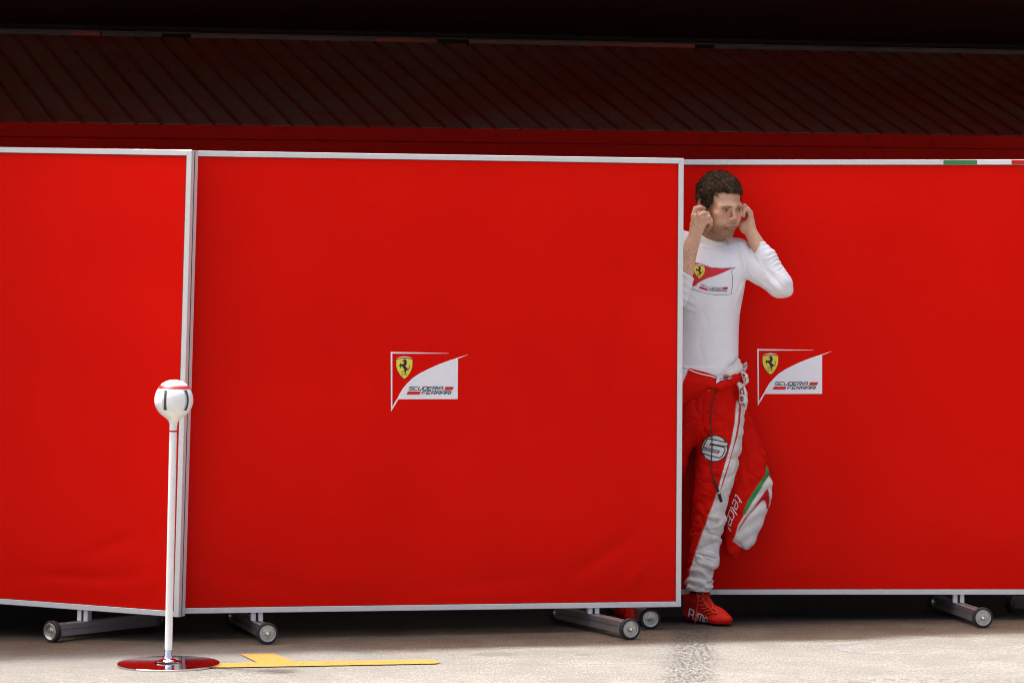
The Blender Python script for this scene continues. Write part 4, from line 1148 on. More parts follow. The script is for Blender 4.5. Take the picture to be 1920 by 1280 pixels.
def shirt_disp(v, n):
    px, py = pxof(v); x, y, z = v.T
    d = .0012*vnoise(x*14, y*14, z*9, 31)+.0006*vnoise(x*38, y*38, z*26, 32)
    d = d-.0016*np.clip(ridged(x*10+z*4, y*8, z*8-x*6, 37), 0, 1)**3*(1+1.2*(px > 1398))
    def fold(x0, y0, x1, y1, wd, amp, skew=0):
        dx, dy = x1-x0, y1-y0; L = math.hypot(dx, dy); t = ((px-x0)*dx+(py-y0)*dy)/L; s = (-(px-x0)*dy+(py-y0)*dx)/L
        return amp*np.exp(-(s/wd)**2)*sstep(-8, 6, t)*sstep(L+8, L-6, t)
    front = (n[:, 1] < .25)
    f = 0
    f = f+fold(1356, 452, 1366, 492, 3.0, .0035)-fold(1362, 452, 1373, 500, 3.0, .0030)
    f = f+fold(1320, 468, 1328, 500, 5, .0022)-fold(1330, 466, 1340, 498, 4, .0022)
    f = f+fold(1386, 455, 1395, 500, 3.2, .0040)-fold(1392, 460, 1400, 510, 2.5, .0035)
    f = f+fold(1398, 520, 1380, 566, 4, .0030)-fold(1392, 525, 1372, 575, 4, .0020)
    f = f+fold(1397, 512, 1392, 470, 3, .0028)
    f = f+fold(1318, 462, 1345, 468, 1.8, .0030)-fold(1312, 455, 1350, 462, 1.6, .0024)   # rolls in the collar
    # bunched sleeve
    sl = ((px > 1404)).astype(float)
    along = ((px-1424)*(1470-1424)+(py-456)*(545-456))/100.0
    across = (-(px-1424)*(545-456)+(py-456)*(1470-1424))/100.0
    amp = sstep(100, 20, along)*sstep(-8, 4, along)*sstep(14, -26, across)
    f = f+sl*amp*(.0022*np.sin(along*.70+vnoise(x*26, y*26, z*26, 33)*5.0+across*.09)-.0022*np.clip(ridged(x*34+z*34, y*14, z*20-x*20, 34), 0, 1)**2)
    f = f+sl*(fold(1430, 500, 1476, 545, 3.5, -.0035)+fold(1418, 478, 1440, 520, 3, .0030)+fold(1436, 520, 1470, 552, 4, .0030)+fold(1405, 512, 1440, 541, 3, .0025)+fold(1446, 505, 1482, 530, 3, .0020))
    # wrinkles on the pushed-up sleeve
    f = f+(px < 1304)*(py > 510)*(py < 585)*(n[:, 1] < 0)*.0018*np.sin((py-510-(px-1280)*.5)*.42)*(v[:, 1] < .26)
    rib = .00022*np.sin(py*1.35+vnoise(x*9, y*9, z*60, 35)*3)*(py > 555)*(py < 685)
    hem = .0022*sstep(686, 689, py+(1330-px)*.02)
    return d+f*front+rib+hem
def shirt_col(v, n):
    px, py = pxof(v); nn = vnoise(v[:, 0]*25, v[:, 1]*25, v[:, 2]*25, 36)*.5+.5
    c = np.tile(np.array([.80, .80, .83]), (len(v), 1)); c = lerpc(c, (.74, .735, .765), nn*.5)
    return c
sho, shv, shq = vol_object('undershirt', shirt, M_CLOTH_W, man, shirt_col, shirt_disp, iters=2)
del shirt

# --- overalls
RED = (.66, .0065, .0025); CREAM = (.69, .665, .63)
suit = Vol(P(1150, 1128, 12.05)-np.array([0, .08, 0]), P(1412, 672, 12.5)+np.array([0, .10, 0]), .0028)
SD = 12.315
suit.loft([(832, 1296, 1318, SD, .040), (822, 1278, 1345, SD, .065), (808, 1254, 1380, SD, .092), (795, 1238, 1394, SD, .104), (770, 1235, 1396, SD, .110), (740, 1238, 1394, SD, .112), (715, 1242, 1390, SD, .112), (700, 1244, 1388, SD, .110), (684, 1246, 1386, SD, .107)], .012, 2.5)
suit.loft([(1108, 1285, 1335, 12.27, .052), (1100, 1283, 1336, 12.27, .056), (1090, 1282, 1337, 12.27, .055), (1082, 1286, 1338, 12.27, .054), (1070, 1288, 1339, 12.27, .056), (1059, 1290, 1349, 12.272, .060), (1040, 1290.5, 1350, 12.275, .062), (1018, 1292, 1352.5, 12.278, .063), (1000, 1293, 1354, 12.28, .065), (984, 1294, 1361, 12.28, .070), (972, 1295, 1364, 12.28, .074), (957, 1296, 1359, 12.28, .072), (942, 1297, 1366, 12.28, .072), (926, 1298, 1369, 12.28, .075), (898, 1300, 1377, 12.285, .080), (875, 1301, 1384, 12.29, .084), (850, 1304, 1389, 12.295, .088), (820, 1309, 1393, 12.30, .095), (795, 1313, 1395, 12.305, .098), (770, 1308, 1396, 12.31, .10)], .016, 2.3)
suit.loft([(1112, 1160, 1206, 12.36, .050), (1080, 1164, 1217, 12.36, .055), (1040, 1172, 1232, 12.355, .062), (1000, 1182, 1246, 12.35, .066), (960, 1192, 1260, 12.34, .070), (920, 1203, 1274, 12.335, .075), (880, 1213, 1288, 12.33, .082), (850, 1221, 1295, 12.325, .088), (820, 1229, 1306, 12.32, .096), (795, 1234, 1312, 12.315, .10)], .016, 2.3)
def topcut(X, Y, Z):
    px = CX+X*FPX/(12.2); yy = np.interp(px, [1240, 1280, 1300, 1325, 1340, 1352, 1376, 1392], [684, 688, 691.5, 697, 704, 711, 706, 700])
    zt_ = CZ+(HY-yy)*12.22/FPX
    return zt_-Z
def cutf(X, Y, Z): return -(topcut(X, Y, Z)+0*Y)*-1
suit.put(P(1150, 730, 12.0), P(1430, 660, 12.6), lambda X, Y, Z: topcut(X, Y, Z)+0*Y, .004, 's')
# folded-down upper half: diagonal flap on the left, soft roll round the waist, bunch on the hip
suit.loft([(752, 1240, 1283, 12.208, .020), (742, 1238, 1300, 12.204, .020), (730, 1238, 1322, 12.202, .020), (722, 1238, 1334, 12.200, .020), (712, 1238, 1343, 12.202, .018), (704, 1240, 1338, 12.214, .016), (697, 1240, 1318, 12.218, .014), (691, 1240, 1297, 12.222, .012)], .006, 2.6)
suit.chain([P(1333, 722, 12.205), P(1347, 726, 12.200), P(1362, 719, 12.205), P(1378, 709, 12.225), P(1389, 706, 12.255)], [.016, .015, .016, .021, .026], .006)
suit.chain([P(1388, 716, 12.26), P(1391, 735, 12.265), P(1390, 752, 12.275)], [.022, .020, .012], .008)
def suit_disp(v, n):
    px, py = pxof(v); x, y, z = v.T
    d = .0022*vnoise(x*12, y*12, z*14, 41)+.0012*vnoise(x*30, y*30, z*40, 42)
    rg = np.clip(ridged(x*11+z*3, y*9, z*17-x*5, 46), 0, 1)**3; d = d-.0060*rg
    rg2 = np.clip(ridged(x*19-z*6, y*16, z*30+x*9, 47), 0, 1)**3; d = d-.0032*rg2
    # quilting and strain lines
    d = d+.0016*np.sin((py+(px-1340)*.25)*.20+2.2*vnoise(x*7, y*7, z*5, 43))*sstep(735, 760, py)*sstep(1060, 900, py)
    # gathers behind the knee and above the cuff
    w_ = vnoise(x*18, y*18, z*10, 44)
    d = d+.0022*np.sin((py-(px-1310)*.42)*.19+w_*5.0)*sstep(930, 965, py)*sstep(1060, 1035, py)*(px > 1285)
    d = d+.0042*np.sin((py-(px-1310)*.18)*.33+w_*5.5)*sstep(1055, 1075, py)*sstep(1112, 1100, py)
    def fold(x0, y0, x1, y1, wd, amp):
        dx, dy = x1-x0, y1-y0; L = math.hypot(dx, dy); t = ((px-x0)*dx+(py-y0)*dy)/L; s = (-(px-x0)*dy+(py-y0)*dx)/L
        return amp*np.exp(-(s/wd)**2)*sstep(-8, 6, t)*sstep(L+8, L-6, t)
    f = fold(1327, 974, 1345, 981, 3, -.008)+fold(1345, 981, 1350, 976, 3, -.006)+fold(1325, 968, 1350, 970, 4, .005)
    f = f+fold(1318, 996, 1352, 1006, 2, -.004)+fold(1330, 1010, 1348, 1042, 5, -.006)+fold(1306, 1038, 1346, 1048, 2, -.004)+fold(1308, 1054, 1340, 1062, 5, .005)
    f = f+fold(1292, 1080, 1318, 1084, 3, -.008)+fold(1320, 1090, 1338, 1088, 3, .006)
    f = f+fold(1284, 755, 1330, 728, 2.0, -.007)+fold(1319, 735, 1316, 790, 1.8, -.005)+fold(1343, 752, 1343, 792, 1.2, -.0022)+fold(1322, 772, 1343, 772, 1.0, -.0025)
    f = f+fold(1282, 800, 1318, 776, 3, .003)+fold(1300, 822, 1330, 800, 3, .003)+fold(1322, 805, 1372, 798, 3, .0025)+fold(1345, 880, 1310, 905, 3, .002)+fold(1310, 930, 1352, 938, 3, -.003)
    return d+f*(n[:, 1] < .3)
STR1 = [(1381, 752), (1384, 752), (1387, 765), (1384.5, 791), (1378, 825), (1368.5, 860), (1357, 900), (1349, 925), (1345, 925), (1351, 900), (1362, 862), (1371, 829), (1378, 791), (1379.5, 765)]
STR2 = [(1389, 762), (1410, 760), (1410, 1120), (1270, 1120), (1270, 1092), (1283, 1090), (1293, 1080), (1292, 1072), (1298, 1055), (1307.5, 1025), (1318, 995), (1326, 976), (1327, 969), (1336, 948), (1344, 924), (1352, 916), (1357.5, 900), (1364.5, 876), (1373, 844), (1381.5, 819), (1386.5, 791)]
def suit_col(v, n):
    px, py = pxof(v); c = np.tile(np.array(RED), (len(v), 1))
    nn = vnoise(v[:, 0]*20, v[:, 1]*20, v[:, 2]*20, 45)*.5+.5; c = lerpc(c, (.54, .006, .003), nn*.6)
    left = v[:, 0] > (1275-CX)*12.3/FPX
    c = lerpc(c, CREAM, np.maximum(cover(px, py, STR1), cover(px, py, STR2))*left)
    m = inpoly(px, py, [(1240, 688), (1291, 691.5), (1279, 719), (1262, 755), (1240, 755)]); c[m] = (.60, .59, .62)
    return c
suo, suv, suq = vol_object('overalls', suit, M_SUIT, man, suit_col, suit_disp, iters=2)
del suit
# hanging sleeve of the overalls
slv = Vol(P(1350, 1056, 12.15)-np.array([0, .06, 0]), P(1456, 728, 12.5)+np.array([0, .06, 0]), .0026)
LD = 12.325
slv.loft([(1046, 1372, 1383, LD, .018), (1038, 1364, 1389, LD, .024), (1028, 1360, 1392, LD, .026), (1018, 1359, 1393, LD, .030), (1010, 1358, 1393, LD, .030), (1000, 1357, 1393, LD, .030), (985, 1358, 1390, LD, .028)], .004, 2.2)
slv.loft([(1029, 1397, 1404, LD-.01, .020), (1020, 1385, 1412, LD-.01, .032), (1012, 1373, 1417, LD-.01, .038), (1000, 1362, 1421.5, LD-.01, .042), (987, 1360, 1427, LD-.01, .043), (965, 1360, 1436, LD-.01, .045), (952, 1361, 1441.5, LD-.01, .045), (935, 1362, 1446, LD-.008, .044), (911, 1364, 1449, LD-.006, .043), (897, 1366, 1447.5, LD-.004, .043), (873, 1369, 1441, LD, .043), (851, 1372, 1438.5, LD, .043), (825, 1374, 1429.5, LD, .042), (795, 1377, 1416.5, LD, .040), (775, 1379, 1405, LD-.01, .036), (758, 1381, 1397, LD-.03, .028), (742, 1382, 1394, LD-.045, .022)], .008, 2.2)
def slv_disp(v, n):
    px, py = pxof(v); x, y, z = v.T
    d = .0030*vnoise(x*13, y*13, z*9, 51)+.0014*vnoise(x*34, y*34, z*22, 52)
    rg = np.clip(ridged(x*13-z*6, y*9, z*12+x*9, 56), 0, 1)**3; d = d-.0062*rg
    d = d+.0016*np.sin((px-1400-(py-850)*.22)*.33+1.5*vnoise(x*9, y*9, z*9, 53))*sstep(1010, 880, py)
    d = d+.0018*np.sin((py+(px-1400)*.5)*.26+2*vnoise(x*9, y*9, z*9, 54))*sstep(850, 900, py)
    return d
GREENP = [(1437.5, 871), (1441, 873), (1441.5, 882), (1447, 893), (1450, 900), (1449, 903), (1444.5, 895), (1442, 891), (1437, 897), (1425, 918), (1411, 940), (1396, 964.5), (1392.5, 963), (1403, 937), (1422, 908), (1436, 888)]
WHITEP = [(1442, 891), (1444.5, 895), (1452, 905), (1460, 960), (1425, 1025), (1402, 1034), (1384, 1021), (1374, 1013.5), (1379, 1003), (1384, 985), (1396, 964), (1411, 940), (1425, 918), (1437, 897)]
SWP = [(1439, 915), (1442, 922), (1443.5, 939), (1441.5, 950), (1437, 956), (1436.5, 946), (1434, 938.5), (1430, 938), (1420, 947.5), (1406, 963), (1392, 983), (1382.6, 999.5), (1386.5, 987), (1396, 971), (1410.5, 954.5), (1424.5, 935), (1434, 921)]
def slv_col(v, n):
    px, py = pxof(v); c = np.tile(np.array(RED), (len(v), 1)); nn = vnoise(v[:, 0]*20, v[:, 1]*20, v[:, 2]*20, 55)*.5+.5; c = lerpc(c, (.54, .006, .003), nn*.6)
    c = lerpc(c, CREAM, cover(px, py, WHITEP)); c = lerpc(c, (.02, .27, .085), cover(px, py, GREENP)); c = lerpc(c, (.44, .012, .012), cover(px, py, SWP))
    return c
slo, slvv, slq = vol_object('hanging_sleeve', slv, M_SUIT, man, slv_col, slv_disp, iters=2)
del slv
# cream lining rolled at the hip
knot = Vol(P(1330, 775, 12.1)-np.array([0, .06, 0]), P(1412, 655, 12.4)+np.array([0, .06, 0]), .0022)
knot.chain([P(1352, 706, 12.222), P(1366, 701, 12.215), P(1379, 695, 12.222), P(1387, 691, 12.245)], [.006, .011, .015, .015], .003)
knot.chain([P(1349, 703, 12.222), P(1364, 694, 12.220), P(1378, 688, 12.228), P(1384.5, 676, 12.262)], [.004, .008, .013, .008], .002)
knot.chain([P(1384, 684, 12.25), P(1389, 688, 12.27), P(1392, 698, 12.27)], [.012, .014, .010], .004)
knot.chain([P(1394.5, 698, 12.255), P(1397, 688, 12.255), P(1398.5, 681, 12.258)], [.0045, .007, .005], .003)
knot.chain([P(1393, 700, 12.232), P(1397, 705, 12.228), P(1399, 714, 12.228), P(1396.5, 720, 12.235)], [.0085, .011, .010, .006], .003)
knot.chain([P(1384, 718, 12.225), P(1390.5, 725, 12.218), P(1394, 738, 12.218), P(1394, 752, 12.222), P(1396, 765, 12.230)], [.0075, .0125, .0145, .0165, .0075], .003)
def knot_disp(v, n):
    x, y, z = v.T; return .0014*vnoise(x*45, y*45, z*45, 61)+.0004*np.sin((x*.8+z)*420+vnoise(x*20, y*20, z*20, 62)*3)*.6
def knot_col(v, n):
    c = np.tile(np.array([.66, .62, .58]), (len(v), 1)); px, py = pxof(v)
    c[(px > 1392) & (py < 696)] = (.60, .50, .48); return c
kno, knv, knq = vol_object('knotted_sleeve_band', knot, M_CLOTH_W, man, knot_col, knot_disp, iters=1)
del knot

# --- boots
def boot(name, toe, heel, ank_px, D_ank, label=None):
    tp, hp = np.array(toe), np.array(heel); fw = tp-hp; Lf = np.linalg.norm(fw); fw = fw/Lf; sdv = np.array([-fw[1], fw[0], 0]); up = np.array([0, 0, 1.0])
    def Q(f, s, z): return hp+fw*Lf*f+sdv*s+up*z
    vol = Vol(np.minimum(tp, hp)-np.array([.09, .09, .005]), np.maximum(tp, hp)+np.array([.09, .09, .17]), .0020)
    ank = np.array(at(ank_px[0], ank_px[1], D_ank))
    vol.chain([Q(.13, 0, .036), Q(.40, .002, .040), Q(.72, .004, .033), Q(.90, .004, .024)], [.033, .034, .030, .0175], .02)
    vol.ell(Q(.76, .003, .022), (.046, .036, .020), .02)
    vol.chain([Q(.16, 0, .045), Q(.20, 0, .09), ank], [.040, .041, .043], .02)
    vol.chain([Q(.66, 0, .052), Q(.46, 0, .074), Q(.34, 0, .098)], [.016, .022, .034], .02)
    def flat_(X, Y, Z): return Z-.0035+0*X+0*Y
    vol.put(vol.lo, vol.lo+vol.h*vol.n, flat_, .002, 's')
    def topc(X, Y, Z):
        return (ank[2]-.006+((X-ank[0])*fw[0]+(Y-ank[1])*fw[1])*.10)-Z
    vol.put(vol.lo, vol.lo+vol.h*vol.n, topc, .004, 's')
    def col(v, n):
        c = np.tile(np.array([.50, .010, .005]), (len(v), 1)); f = ((v-hp)@fw)/Lf
        c = lerpc(c, (.66, .014, .006), sstep(.45, .60, f)); c = lerpc(c, (.28, .010, .010), sstep(.36, .26, f)*.75)
        c[v[:, 2] < .009] = (.015, .013, .015); return c
    def dsp(v, n):
        x, y, z = v.T; f = ((v-hp)@fw)/Lf
        seam = -.0012*np.exp(-((f-.68+(z-.03)*2.2)/.012)**2)
        return .0009*vnoise(x*40, y*40, z*40, 71)+seam+.0012*np.exp(-((z-.010)/.0035)**2)
    o, v, q = vol_object(name, vol, M_SHOE, man, col, dsp, iters=1)
    return o, v, q, Q
toeL = (float(at(1372, 1170, 12.165).x)-.004, .150, 0); heelL = (float(at(1286, 1160, 12.355).x)-.0, .355, 0)
b1, b1v, b1q, QL = boot('boot', toeL, heelL, (1311, 1108), 12.315)
toeR = (float(at(1200, 1160, 12.26).x), .235, 0); heelR = (float(at(1165, 1150, 12.42).x), .45, 0)
b2, b2v, b2q, QR = boot('boot', toeR, heelR, (1177, 1112), 12.40)
sock = tube('sock', [Lp(P(1311, 1124, 12.315)), Lp(P(1311, 1104, 12.31)), Lp(P(1310, 1092, 12.30))], [.038, .037, .036], simple('dark_red_sock', (.16, .006, .008), .9), man, 20)

# --- prints that lie on the cloth: outlines drawn flat, pressed onto the surface
def bvh_of(v, q): return BVHTree.FromPolygons([tuple(a) for a in v.tolist()], [tuple(a) for a in q.tolist()])
CAMP = cam.location.copy()
def press(name, mat, polys, bvh, lift, parent=None, lim=5.0, ymin=None):
    bm = bm_polys(polys)
    for it in range(5):
        es = [e for e in bm.edges if (e.verts[0].co-e.verts[1].co).length > lim]
        if not es: break
        bmesh.ops.subdivide_edges(bm, edges=es, cuts=1); bmesh.ops.triangulate(bm, faces=[f for f in bm.faces if len(f.verts) > 3])
    last = .25; miss = []
    for v in bm.verts:
        r = (at(v.co.x, v.co.y, 12.0)-CAMP).normalized(); hit = bvh.ray_cast(CAMP, r)[0]
        tries = 0
        while hit is not None and ymin is not None and hit.y < ymin and tries < 8: hit = bvh.ray_cast(hit+r*.003, r)[0]; tries += 1
        if hit is None: miss.append(v); continue
        v.co = hit-r*lift
    bmesh.ops.delete(bm, geom=miss, context='VERTS')
    # drop faces stretched across a depth step
    bad = [f for f in bm.faces if max(v.co.y for v in f.verts)-min(v.co.y for v in f.verts) > .03]
    bmesh.ops.delete(bm, geom=bad, context='FACES')
    for v in bm.verts: v.co -= HL
    bmesh.ops.recalc_face_normals(bm, faces=bm.faces)
    for f in bm.faces:
        f.normal_update()
        if f.normal.y > 0: f.normal_flip()
    return from_bm(name, bm, mat, parent or man, False)
T_SH = bvh_of(shv, shq); T_SU = bvh_of(suv, suq); T_SL = bvh_of(slvv, slq); T_KN = bvh_of(knv, knq); T_BO = bvh_of(b1v, b1q)
M_WPS = simple('cream_stripe', (.69, .665, .63), .8, var=.06)
M_WP = simple('white_patch', (.74, .74, .78), .6, var=.03, bump=.1, bscale=900)
def q5(p): return (1290+p[0]/16, 480+p[1]/16)
chest = [(60, 120), (260, 180), (480, 250), (720, 340), (1000, 360), (1440, 330), (1395, 378), (1318, 430), (1345, 640), (1340, 900), (1312, 1150), (1100, 1175), (800, 1172), (560, 1130), (360, 1068), (160, 1015), (40, 985)]
press('patch_edge', M_NAVY, [[q5(p) for p in chest]], T_SH, .0006, sho, ymin=.192)
chw = [(70, 132), (260, 192), (480, 262), (720, 350), (1000, 370), (1400, 345), (1300, 430), (1322, 640), (1318, 900), (1298, 1138), (1100, 1160), (800, 1156), (560, 1114), (360, 1052), (160, 1000), (50, 970)]
press('chest_patch', M_WP, [[q5(p) for p in chw]], T_SH, .0012, sho, ymin=.192)
chr_ = [(75, 150), (250, 203), (470, 272), (715, 356), (850, 350), (1000, 377), (1385, 350), (1150, 450), (950, 540), (760, 610), (620, 650), (500, 700), (390, 755), (300, 810), (190, 900), (60, 940)]
press('patch_red_field', M_REDP, [[q5(p) for p in chr_]], T_SH, .0018, sho, ymin=.192)
def sh5(p, k=1.0):
    x = 340+(p[0]-460)*.545*k; y = 480+(p[1]-590)*.50*k+(p[0]-460)*.06
    return q5((x, y))
press('patch_shield', M_YEL, [[sh5(p) for p in SHIELD]], T_SH, .0024, sho, ymin=.192)
press('patch_horse', M_INK, [[sh5(p) for p in HORSE]], T_SH, .0030, sho, 9, ymin=.192)
press('patch_crest_line', M_WHITE, [[sh5(p) for p in SWOOSH]], T_SH, .0030, sho, 9, ymin=.192)
press('patch_letters', M_INK, [[sh5(p) for p in qd] for l in s_ for qd in stroke(l, 13)] if False else [[q5(p) for p in qd] for qd in stroke([(310, 575), (285, 575), (285, 590), (308, 592), (308, 608), (280, 608)], 12)+stroke([(398, 590), (375, 588), (372, 620)], 12)], T_SH, .0030, sho, 9, ymin=.192)
t1 = text_quads('SCU', (388, 886), (62, 20), (22, -46), .22, .2)[0]+clampfit('DERIA', (640, 985), (375, 12), (18, -50), .2, .22)
t2 = clampfit('FERRARI', (610, 1052), (545, 25), (22, -48), .2, .22)
press('patch_lettering', M_INK, [[q5(p) for p in qd] for qd in t1+t2], T_SH, .0026, sho, 9, ymin=.192)
press('patch_red_bar', M_REDP, [[q5(p) for p in [(350, 908), (600, 990), (578, 1042), (330, 962)]]], T_SH, .0026, sho, ymin=.192)
press('patch_red_bar', M_REDP, [[q5(p) for p in [(1062, 930), (1208, 930), (1180, 1000), (1040, 1003)]]], T_SH, .0026, sho, ymin=.192)
RB = [(1384, 753), (1388.5, 762), (1386.5, 791), (1381.5, 819), (1373, 844), (1364.5, 876), (1357.5, 900), (1349.5, 922), (1357, 900), (1361.5, 886), (1368.5, 860), (1378, 825), (1384.2, 791), (1386, 770)]
press('red_stripe', M_REDP, [[(1386, 763), (1389.5, 765), (1387.5, 791), (1382.5, 819), (1374, 845), (1365.5, 876), (1358, 900), (1350.5, 920), (1355.5, 900), (1361, 884), (1368, 862), (1377.5, 827), (1384, 791)]], T_SU, .0014, suo, 4)
press('white_stripe', M_WPS, [[(1381, 757), (1384.5, 760), (1384, 791), (1377.5, 827), (1368, 862), (1355.5, 900), (1349, 922), (1346, 922), (1351, 900), (1362, 862), (1371, 829), (1378, 791), (1380, 768)]], T_SU, .0010, suo, 4)
# roundel with the number 5
cc = (1339.7, 840.3)
circ = [(cc[0]+24.2*math.cos(a*math.pi/24), cc[1]+24.4*math.sin(a*math.pi/24)) for a in range(48)]
M_ROUND = simple('white_badge_cloth', (.64, .63, .62), .7, var=.06, bump=.15, bscale=500)
press('number_badge', M_ROUND, [circ], T_SU, .0010, suo, 4)
five = [(425, 350), (740, 410), (1055, 475), (1010, 592), (760, 548), (510, 502), (497, 530), (700, 562), (900, 603), (945, 640), (952, 690), (905, 800), (860, 880), (820, 912), (770, 925), (500, 860), (235, 775), (272, 660), (500, 722), (738, 788), (775, 725), (540, 672), (300, 605), (350, 480)]
fp_ = [(1300+x/16, 800+y/16) for x, y in five]
press('number_five', M_ROUND, [fp_], T_SU, .0016, suo, 4)
press('number_outline', M_INK, stroke(fp_, 1.9, True), T_SU, .0022, suo, 4)
# circle outline only where the 5 does not cover it
seg_ = [s for s in stroke(circ, 1.9, True) if not inpoly(np.array([s[0][0]]), np.array([s[0][1]]), fp_)[0]]
press('badge_outline', M_INK, seg_, T_SU, .0014, suo, 4)
# telephone company name on the hanging sleeve
tq = []
u0 = np.array([-165., 430.])/7.11; up_ = np.array([82., 118.])/7.11
for i, ch in enumerate('telcel'):
    pos = np.array([1350+222/7.11, 880+300/7.11])+u0*np.array([0, .20, .40, .52, .70, .90])[i]*np.array([1, 1])
    hgt = up_*(1.0 if ch in 'tl' else 1.0)
    for line in LET[ch]:
        for qd in stroke([(a*11.0*(1.0), b*18) for a, b in line], 2.0):
            tq.append([tuple(pos+u0/np.linalg.norm(u0)*p[0]+up_/18*p[1]*.98) for p in qd])
press('sleeve_lettering', M_ROUND, tq, T_SL, .0014, slo, 5)
# sponsor letters on the knotted band
def q1(p): return (1330+p[0]/9.85, 660+p[1]/9.85)
M_DRED = simple('dark_red_letters', (.22, .012, .02), .7, var=.1)
for ch, (ox, oy), (w_, h_) in (('n', (660, 600), (70, 62)), ('d', (655, 690), (75, 80)), ('e', (650, 825), (80, 75)), ('r', (665, 955), (70, 80))):
    press('band_letter', M_DRED, [[q1((ox-80+p[1], oy+p[0])) for p in qd] for line in LET[ch] for qd in stroke([(a*w_, b*h_) for a, b in line], 19)], T_KN, .0012, kno, 6)

for ch, (ox, oy), (w_, h_) in (('a', (668, 400), (50, 46)), ('n', (678, 478), (52, 60))):
    press('band_letter', M_DRED, [[q1((ox-50+p[1], oy+p[0])) for p in qd] for line in LET[ch] for qd in stroke([(a*w_, b*h_) for a, b in line], 17)], T_KN, .0012, kno, 6)
bt = []
for line in LET['S']:
    for qd in stroke([(a*50, b*55) for a, b in line], 15): bt.append([q1((640+p[1]*.8-p[0]*.4, 235+p[0]-p[1]*.2)) for p in qd])
press('band_letter', M_DRED, bt, T_KN, .0012, kno, 6)
# waist details
press('waist_piping', M_ROUND, stroke([(1283, 689.5), (1291, 692), (1302, 697), (1313, 700.5), (1325, 703), (1334, 705), (1342, 708)], 2.2), T_SU, .0030, suo, 4)
M_LABEL = simple('white_belt_label', (.68, .68, .70), .6, var=.05)
M_PINK = simple('pink_red_label', (.50, .05, .11), .6, var=.5, scale=120)
all_v = np.concatenate([suv, shv, knv]); all_q = np.concatenate([suq, shq+len(suv), knq+len(suv)+len(shv)]); T_ALL = bvh_of(all_v, all_q)
press('belt_label', M_LABEL, [[(1344.5, 703.5), (1355, 702.5), (1358, 712), (1350, 713.5), (1346.5, 717), (1342.5, 718)]], T_ALL, .006, suo, 4)
press('belt_label', M_PINK, [[(1355.4, 703), (1362, 703), (1372, 705.5), (1375, 708), (1370, 711), (1358.5, 712)]], T_ALL, .006, suo, 4)
press('label_print', M_INK, stroke([(1347, 711.5), (1350, 710), (1353, 709.5)], 1.6), T_ALL, .0068, suo, 4)
press('label_print', M_LABEL, [qd for ch, x in (('S', 1359), ('A', 1363.2), ('T', 1367.2)) for l in LET[ch] for qd in stroke([(x+a*2.8, 710.5-b*5.2) for a, b in l], .8)], T_ALL, .0068, suo, 4)
press('zip_pull', M_BRASS, stroke([(1327, 731.5), (1336, 731), (1346, 729.2)], 2.0), T_SU, .004, suo, 4)
# cord and connector hanging down the thigh
cp = []
for x, y in [(1345.5, 730), (1342, 737), (1337, 750), (1334.5, 765), (1333, 790), (1334.5, 815), (1335, 840), (1333.8, 862), (1334.5, 880), (1337.5, 893)]:
    r = (at(x, y, 12)-CAMP).normalized(); hit = T_SU.ray_cast(CAMP, r)[0]; cp.append((hit-r*.006)-HL)
cord = tube('radio_cord', smooth_path(cp, 5), .0021, M_CORD, man, 8)
cp2 = []
for x, y in [(1337.5, 892), (1340, 902), (1344.5, 914), (1347.2, 921), (1348.5, 926), (1350.2, 933), (1352.5, 940)]:
    r = (at(x, y, 12)-CAMP).normalized(); hit = T_SU.ray_cast(CAMP, r)[0]; cp2.append((hit-r*.009)-HL)
tube('plug', cp2, [.0030, .0042, .0050, .0042, .0062, .0060, .0056], M_CORD, cord, 10)
tube('plug_ring', [cp2[3].lerp(cp2[4], .2), cp2[3].lerp(cp2[4], .7)], .0064, M_CHROME, cord, 10)
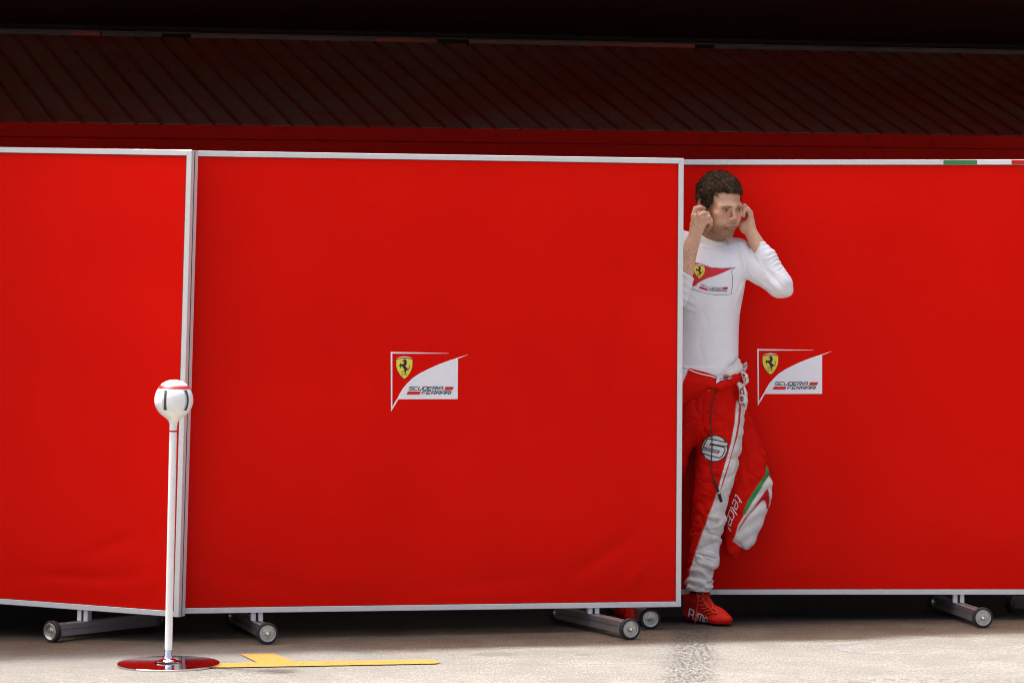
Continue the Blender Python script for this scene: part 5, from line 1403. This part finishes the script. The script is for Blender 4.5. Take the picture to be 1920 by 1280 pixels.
# boot lettering and laces
def q6(p): return (1255+p[0]/12.8, 1090+p[1]/12.8)
pt = []
for ch, o_, u_, v_ in (('P', (458, 832), (95, 48), (36, -185)), ('U', (558, 880), (85, 42), (38, -185)), ('M', (665, 940), (118, 60), (38, -185)), ('A', (800, 1010), (70, 35), (58, -165))):
    o_, u_, v_ = map(np.array, (o_, u_, v_))
    lw = {'P': .30, 'U': .30, 'M': .22, 'A': .34}[ch]
    for line in LET[ch]:
        for qd in stroke([(a*100, b*190) for a, b in line], lw*100): pt.append([q6(tuple(o_+u_*p[0]/100+v_*p[1]/190)) for p in qd])
press('boot_lettering', M_LABEL, pt, T_BO, .0012, b1, 4)
def onboot(pts, lift=.003):
    out = []
    for x, y in pts:
        x, y = q6((x, y)); r = (at(x, y, 12)-CAMP).normalized(); hit = T_BO.ray_cast(CAMP, r)[0]
        if hit is None: hit = CAMP+r*((out[-1]+HL-CAMP).length if out else 12.2)
        out.append(hit-r*lift-HL)
    return out
for pth in ([(700, 300), (690, 450), (660, 640), (640, 800), (622, 990)], [(760, 360), (830, 470), (900, 570), (970, 640), (1010, 710)], [(840, 320), (930, 400), (1010, 510), (1040, 590), (1020, 690)], [(1020, 650), (1090, 665), (1150, 720), (1130, 760), (1060, 745), (1010, 720)],
            [(690, 480), (800, 430), (830, 350)], [(650, 560), (780, 570), (860, 540)], [(760, 650), (860, 640), (930, 600)], [(830, 720), (920, 700), (980, 680)], [(920, 790), (990, 760), (1030, 740)], [(640, 360), (740, 330), (830, 310)]):
    tube('lace', smooth_path(onboot(pth, .0035), 5), .0026, M_LACE, b1, 6)
for x, y in ((755, 660), (842, 725), (925, 785), (655, 355)):
    c_ = onboot([(x, y)], .001)[0]; qd = Vector((-.3, -1, .35)).to_track_quat('Z', 'Y').to_matrix().to_4x4(); qd.translation = c_
    lathe('eyelet', [(.0016, .0018), (.0032, .0022), (.0036, .0008), (.0036, -.002)], M_SEAM, b1, seg=12, mtx=qd)
press('boot_collar_trim', M_LABEL, stroke([q6(p) for p in [(475, 258), (560, 265), (640, 285), (695, 300)]], .7)+stroke([q6(p) for p in [(620, 250), (730, 255), (800, 270), (830, 292)]], .8), T_BO, .002, b1, 4)
